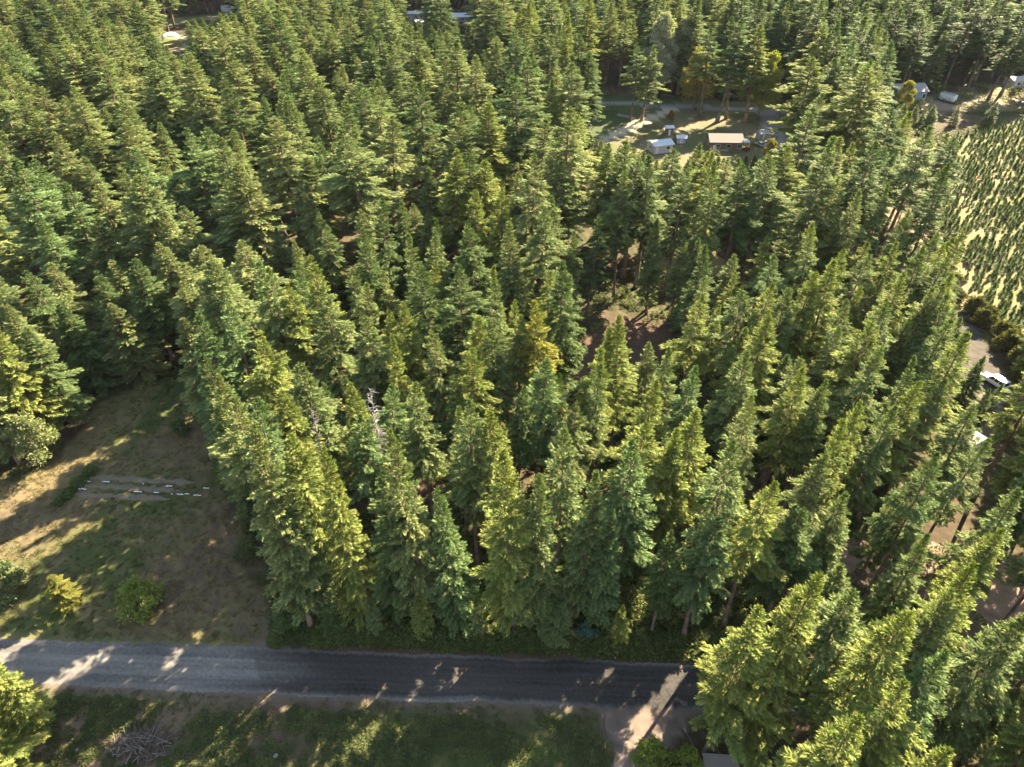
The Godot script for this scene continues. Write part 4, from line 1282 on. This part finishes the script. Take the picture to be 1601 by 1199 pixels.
func build_things() -> void:
	# the yard behind the wood
	var house := gabled("brown_house", "brown house with tan shingle roof in the far yard", "house", 71.0, -229.5, -0.04, 10.5, 7.5, 3.1, 1.5, mats.brown_wall, mats.tan_roof)
	part_box("porch_roof", Vector3(5.4, 2.5, -1.5), Vector3(8.2, 2.62, 2.2), mats.pale_roof, house)
	for k in [-1.3, 2.0]: part_box("porch_post", Vector3(8.0, -0.1, k), Vector3(8.12, 2.5, k + 0.12), mats.trim, house)
	var fnd := part_box("foundation", Vector3(-5.2, -0.4, 3.75), Vector3(1.0, 0.7, 3.85), mats.grey_wall, house)
	fnd.name = "foundation"
	gabled("white_shed", "large white-roofed shed, lowest left of the far yard's sheds", "shed", 49.2, -227.0, 0.35, 6.8, 5.0, 2.5, 0.9, mats.pale_wall, mats.pale_roof, 1)
	gabled("small_shed", "small upright shed with a white roof, top of the three sheds", "shed", 55.0, -242.5, 0.1, 2.2, 2.0, 2.7, 0.4, mats.brown_wall, mats.pale_roof, 0)
	gabled("small_shed", "small white shed between the large shed and the brown house", "shed", 57.8, -234.5, -0.1, 2.8, 2.2, 1.9, 0.5, mats.pale_wall, mats.pale_roof, 0)
	gabled("grey_lean_shed", "grey shed half hidden beside the far drive", "shed", 86.5, -238.5, 0.2, 3.0, 3.0, 2.2, 0.6, mats.grey_wall, mats.grey_roof, 0)
	vehicle("silver_car", "silver car parked right of the brown house", "car", 84.0, -231.0, 2.0, 4.5, 1.45, "car", mats.silver_paint)
	# red ride-on machine by the porch
	var red := thing("garden_tractor", "small red tractor standing by the brown house's porch", "tractor", Vector3(78.2, 0, -226.6), 0.7)
	part_box("hood", Vector3(0.1, 0.5, -0.35), Vector3(1.2, 1.05, 0.35), mats.red, red, 0.06)
	part_box("seat", Vector3(-0.75, 0.75, -0.3), Vector3(-0.25, 1.2, 0.3), mats.dark, red, 0.05)
	part_box("fender", Vector3(-1.0, 0.55, -0.55), Vector3(0.0, 0.7, 0.55), mats.red, red, 0.05)
	for q in [[-0.6, 0.42, 0.5], [-0.6, 0.42, -0.5], [0.85, 0.28, 0.4], [0.85, 0.28, -0.4]]:
		var ty := Shape.new()
		ty.bar(Vector3(q[0], q[1], q[2] - 0.12), Vector3(q[0], q[1], q[2] + 0.12), q[1], q[1], 12, Color.WHITE, Color.WHITE)
		mesh_node("wheel", ty.mesh(), mats.rubber, red)
	# timber, tub, posts
	var pile := thing("timber_pile", "long pale planks stacked on the shaded lawn under the thin firs", "planks", Vector3(42.8, 0, -262.0), -0.62)
	for i in 7:
		var b := part_box("plank", Vector3(-3.6 + rng.randf_range(-0.5, 0.5), 0.1 + 0.14 * (i / 3), -0.8 + 0.55 * (i % 3)), Vector3(3.6, 0.22 + 0.14 * (i / 3), -0.42 + 0.55 * (i % 3)), mats.wood if i % 2 else mats.stick, pile)
		b.rotation.y = rng.randf_range(-0.05, 0.05)
	var tub := thing("water_tub", "white round tub on the shaded lawn left of the planks", "tub", Vector3(30.6, 0, -259.0))
	var ts := Shape.new()
	ts.bar(Vector3(0, 0, 0), Vector3(0, 0.6, 0), 0.7, 0.75, 16, Color.WHITE, Color.WHITE)
	mesh_node("side", ts.mesh(), mats.white_sheet, tub)
	part_box("lid", Vector3(-0.5, 0.6, -0.5), Vector3(0.5, 0.66, 0.5), mats.white_sheet, tub, 0.03)
	for i in 8:
		var post := thing("fence_post", "short wooden fence post beyond the far drive, %s from the left" % ORD[i], "fence post", Vector3(91.5 + i * 1.35, 0, -276.0 + i * 0.2), 0, "fence posts beyond the far drive")
		var ps := Shape.new()
		ps.bar(Vector3(0, -0.2, 0), Vector3(0, 1.5, 0), 0.11, 0.10, 6, Color.WHITE, Color.WHITE)
		ps.bar(Vector3(0, 1.5, 0), Vector3(0, 1.58, 0), 0.10, 0.02, 6, Color.WHITE, Color.WHITE)
		mesh_node("shaft", ps.mesh(), mats.wood, post)
	# top left
	carport("large white arched shelter open at the front, left of two", -172.5, -379.0, 0.45, 8.5, 9.0, 5.2)
	carport("smaller white arched shelter partly behind firs, right of two", -161.5, -381.5, 0.2, 5.0, 6.0, 4.0)
	gabled("grey_house", "grey roofed house at the top left above the lit lawn", "house", -166.0, -456.0, 0.5, 12.0, 8.0, 3.2, 2.4, mats.pale_wall, mats.grey_roof)
	# top centre
	gabled("long_house", "long pale house with low metal roof at the top, left of the two firs", "house", -53.5, -447.0, -0.05, 15.0, 6.0, 2.9, 0.9, mats.grey_wall, mats.pale_roof, 5)
	gabled("metal_barn", "pale metal-roofed barn at the top, right of the two firs", "barn", -30.0, -440.0, 0.12, 14.0, 9.0, 2.8, 1.3, mats.grey_wall, mats.pale_roof, 3)
	gabled("small_shed", "small white shed in front of the long pale house", "shed", -52.5, -427.0, 0.4, 4.0, 4.0, 2.2, 0.8, mats.pale_wall, mats.pale_roof, 0)
	# top right
	gabled("blue_house", "blue-grey house with brown roof among dark firs at the top right", "house", 156.0, -283.0, 0.12, 12.0, 8.0, 4.6, 1.9, mats.blue_wall, mats.grey_roof)
	trailer("white camping trailer parked by the dark wood above the plantation", 172.6, -282.0, 2.1, 6.0, 2.5, 3.0)
	vehicle("dark_car", "dark blue car at the right edge above the plantation", "car", 199.5, -277.5, 0.3, 4.6, 1.5, "car", mats.blue_paint)
	gabled("pale_cabin", "pale cabin behind tree trunks at the far right edge", "cabin", 214.0, -305.0, 0.1, 9.0, 6.0, 2.6, 1.0, mats.pale_wall, mats.pale_roof)
	# lane and hidden yard on the right
	vehicle("white_van", "white estate van parked in the lane beside the broom", "van", 91.0, -101.2, 1.95, 5.0, 1.85, "van", mats.white_paint)
	trailer("white trailer glimpsed through the firs in the right-hand yard", 75.5, -82.5, 0.5, 6.5, 2.5, 2.8)
	# fallen log in the copse on the right
	var lg := thing("fallen_log", "reddish-brown log lying level among the firs on the right", "log", Vector3(58.0, 0.4, -61.5), 0.0)
	var ls := Shape.new()
	ls.bar(Vector3(-2.4, 0, 0), Vector3(2.4, 0.05, 0.1), 0.32, 0.27, 10, Color.WHITE, Color.WHITE)
	mesh_node("bark", ls.mesh(), mats.log, lg)
	# by the near driveway
	for q in [[10.6, -38.2, 10.5, -35.0, "dark pole lying along the left edge of the driveway"], [20.0, -36.6, 21.2, -33.0, "dark pole with a pale end lying right of the driveway"]]:
		var pl := thing("wooden_pole", q[4], "pole", Vector3(q[0], 0.12, q[1]))
		var ps := Shape.new()
		ps.bar(Vector3.ZERO, Vector3(q[2] - q[0], 0.05, q[3] - q[1]), 0.11, 0.09, 8, Color.WHITE, Color.WHITE)
		mesh_node("shaft", ps.mesh(), mats.stick_brown, pl)
		var tip := Shape.new()
		var dv := Vector3(q[2] - q[0], 0, q[3] - q[1]).normalized()
		tip.bar(-dv * 0.5, Vector3.ZERO, 0.112, 0.112, 8, Color.WHITE, Color.WHITE)
		mesh_node("end", tip.mesh(), mats.stick, pl)
	var shed := thing("slatted_shed", "grey slatted shed roof at the bottom edge right of the shrubs", "shed", Vector3(22.6, 0, -32.4), -0.06)
	for i in 12:
		part_box("board", Vector3(-1.9, 2.2 + 0.015 * (i % 2), -0.9 + i * 0.24), Vector3(1.9, 2.26 + 0.015 * (i % 2), -0.9 + i * 0.24 + 0.20), mats.wood, shed)
	part_box("wall", Vector3(-1.7, -0.1, -0.7), Vector3(1.7, 2.1, 1.8), mats.wood, shed)
	# pale stones and litter on the verges
	for q in [[-36.2, -37.9, 0.15, "small white stone among the weeds behind the brush pile"], [-48.9, -34.6, 0.24, "grey stone left of the brush pile"], [-26.4, -34.0, 0.27, "round grey stone in the brambles at the bottom"]]:
		var st := thing("stone", q[3], "stone", Vector3(q[0], gh(q[0], q[1]) + q[2] * 0.5, q[1]), rng.randf() * TAU)
		var sp := SphereMesh.new()
		sp.radius = q[2]
		sp.height = q[2] * 1.4
		sp.radial_segments = 9
		sp.rings = 5
		mesh_node("rock", sp, mats.grey_wall if q[2] < 0.2 else mats.grey_roof, st)

func _ready() -> void:
	# camera, sky, sun and exposure
	var cam := Camera3D.new()
	cam.name = "camera"
	add_child(cam)
	cam.position = Vector3(0, EYE_HEIGHT, 0)
	cam.rotation_degrees = Vector3(-PITCH, 0, 0)
	cam.fov = 58.7
	cam.near = 0.5
	cam.far = 8000.0
	cam.current = true
	var env := Environment.new()
	var sky := Sky.new()
	var air := ProceduralSkyMaterial.new()
	air.sky_top_color = Color(0.54, 0.61, 0.70)
	air.sky_horizon_color = Color(0.90, 0.91, 0.92)
	air.sky_curve = 0.16
	air.ground_bottom_color = Color(0.24, 0.27, 0.22)
	air.ground_horizon_color = Color(0.62, 0.70, 0.78)
	sky.sky_material = air
	env.background_mode = Environment.BG_SKY
	env.sky = sky
	env.background_energy_multiplier = 0.35
	env.tonemap_mode = Environment.TONE_MAPPER_LINEAR
	env.tonemap_exposure = 8.8
	env.fog_enabled = true
	env.fog_density = 0.00002
	env.fog_light_color = Color(0.86, 0.90, 0.96)
	env.sdfgi_enabled = true
	env.ssao_enabled = true
	env.ssil_enabled = true
	var world := WorldEnvironment.new()
	world.name = "world"
	world.environment = env
	add_child(world)
	var sun := DirectionalLight3D.new()
	sun.name = "sun"
	add_child(sun)
	sun.basis = Basis.looking_at(-SUN_TO, Vector3.UP)
	sun.light_color = Color(1.0, 0.93, 0.80)
	sun.light_energy = 1.6
	sun.light_angular_distance = 0.5
	sun.shadow_enabled = true
	rng.seed = 20231
	for n in [[wob, 3, 0.05, 3], [patch, 17, 0.035, 3], [fine, 29, 0.35, 4], [tone, 41, 0.12, 3]]:
		n[0].seed = n[1]
		n[0].noise_type = FastNoiseLite.TYPE_SIMPLEX_SMOOTH
		n[0].frequency = n[2]
		n[0].fractal_octaves = n[3]
	lay_land()
	# the setting
	build_ground()
	build_road()
	# the forest
	grow_forest()
	build_forest()
	build_materials()
	build_garden()
	build_things()
	build_brush_pile()
	build_plants()
	build_plantation()
	build_ground_cover()
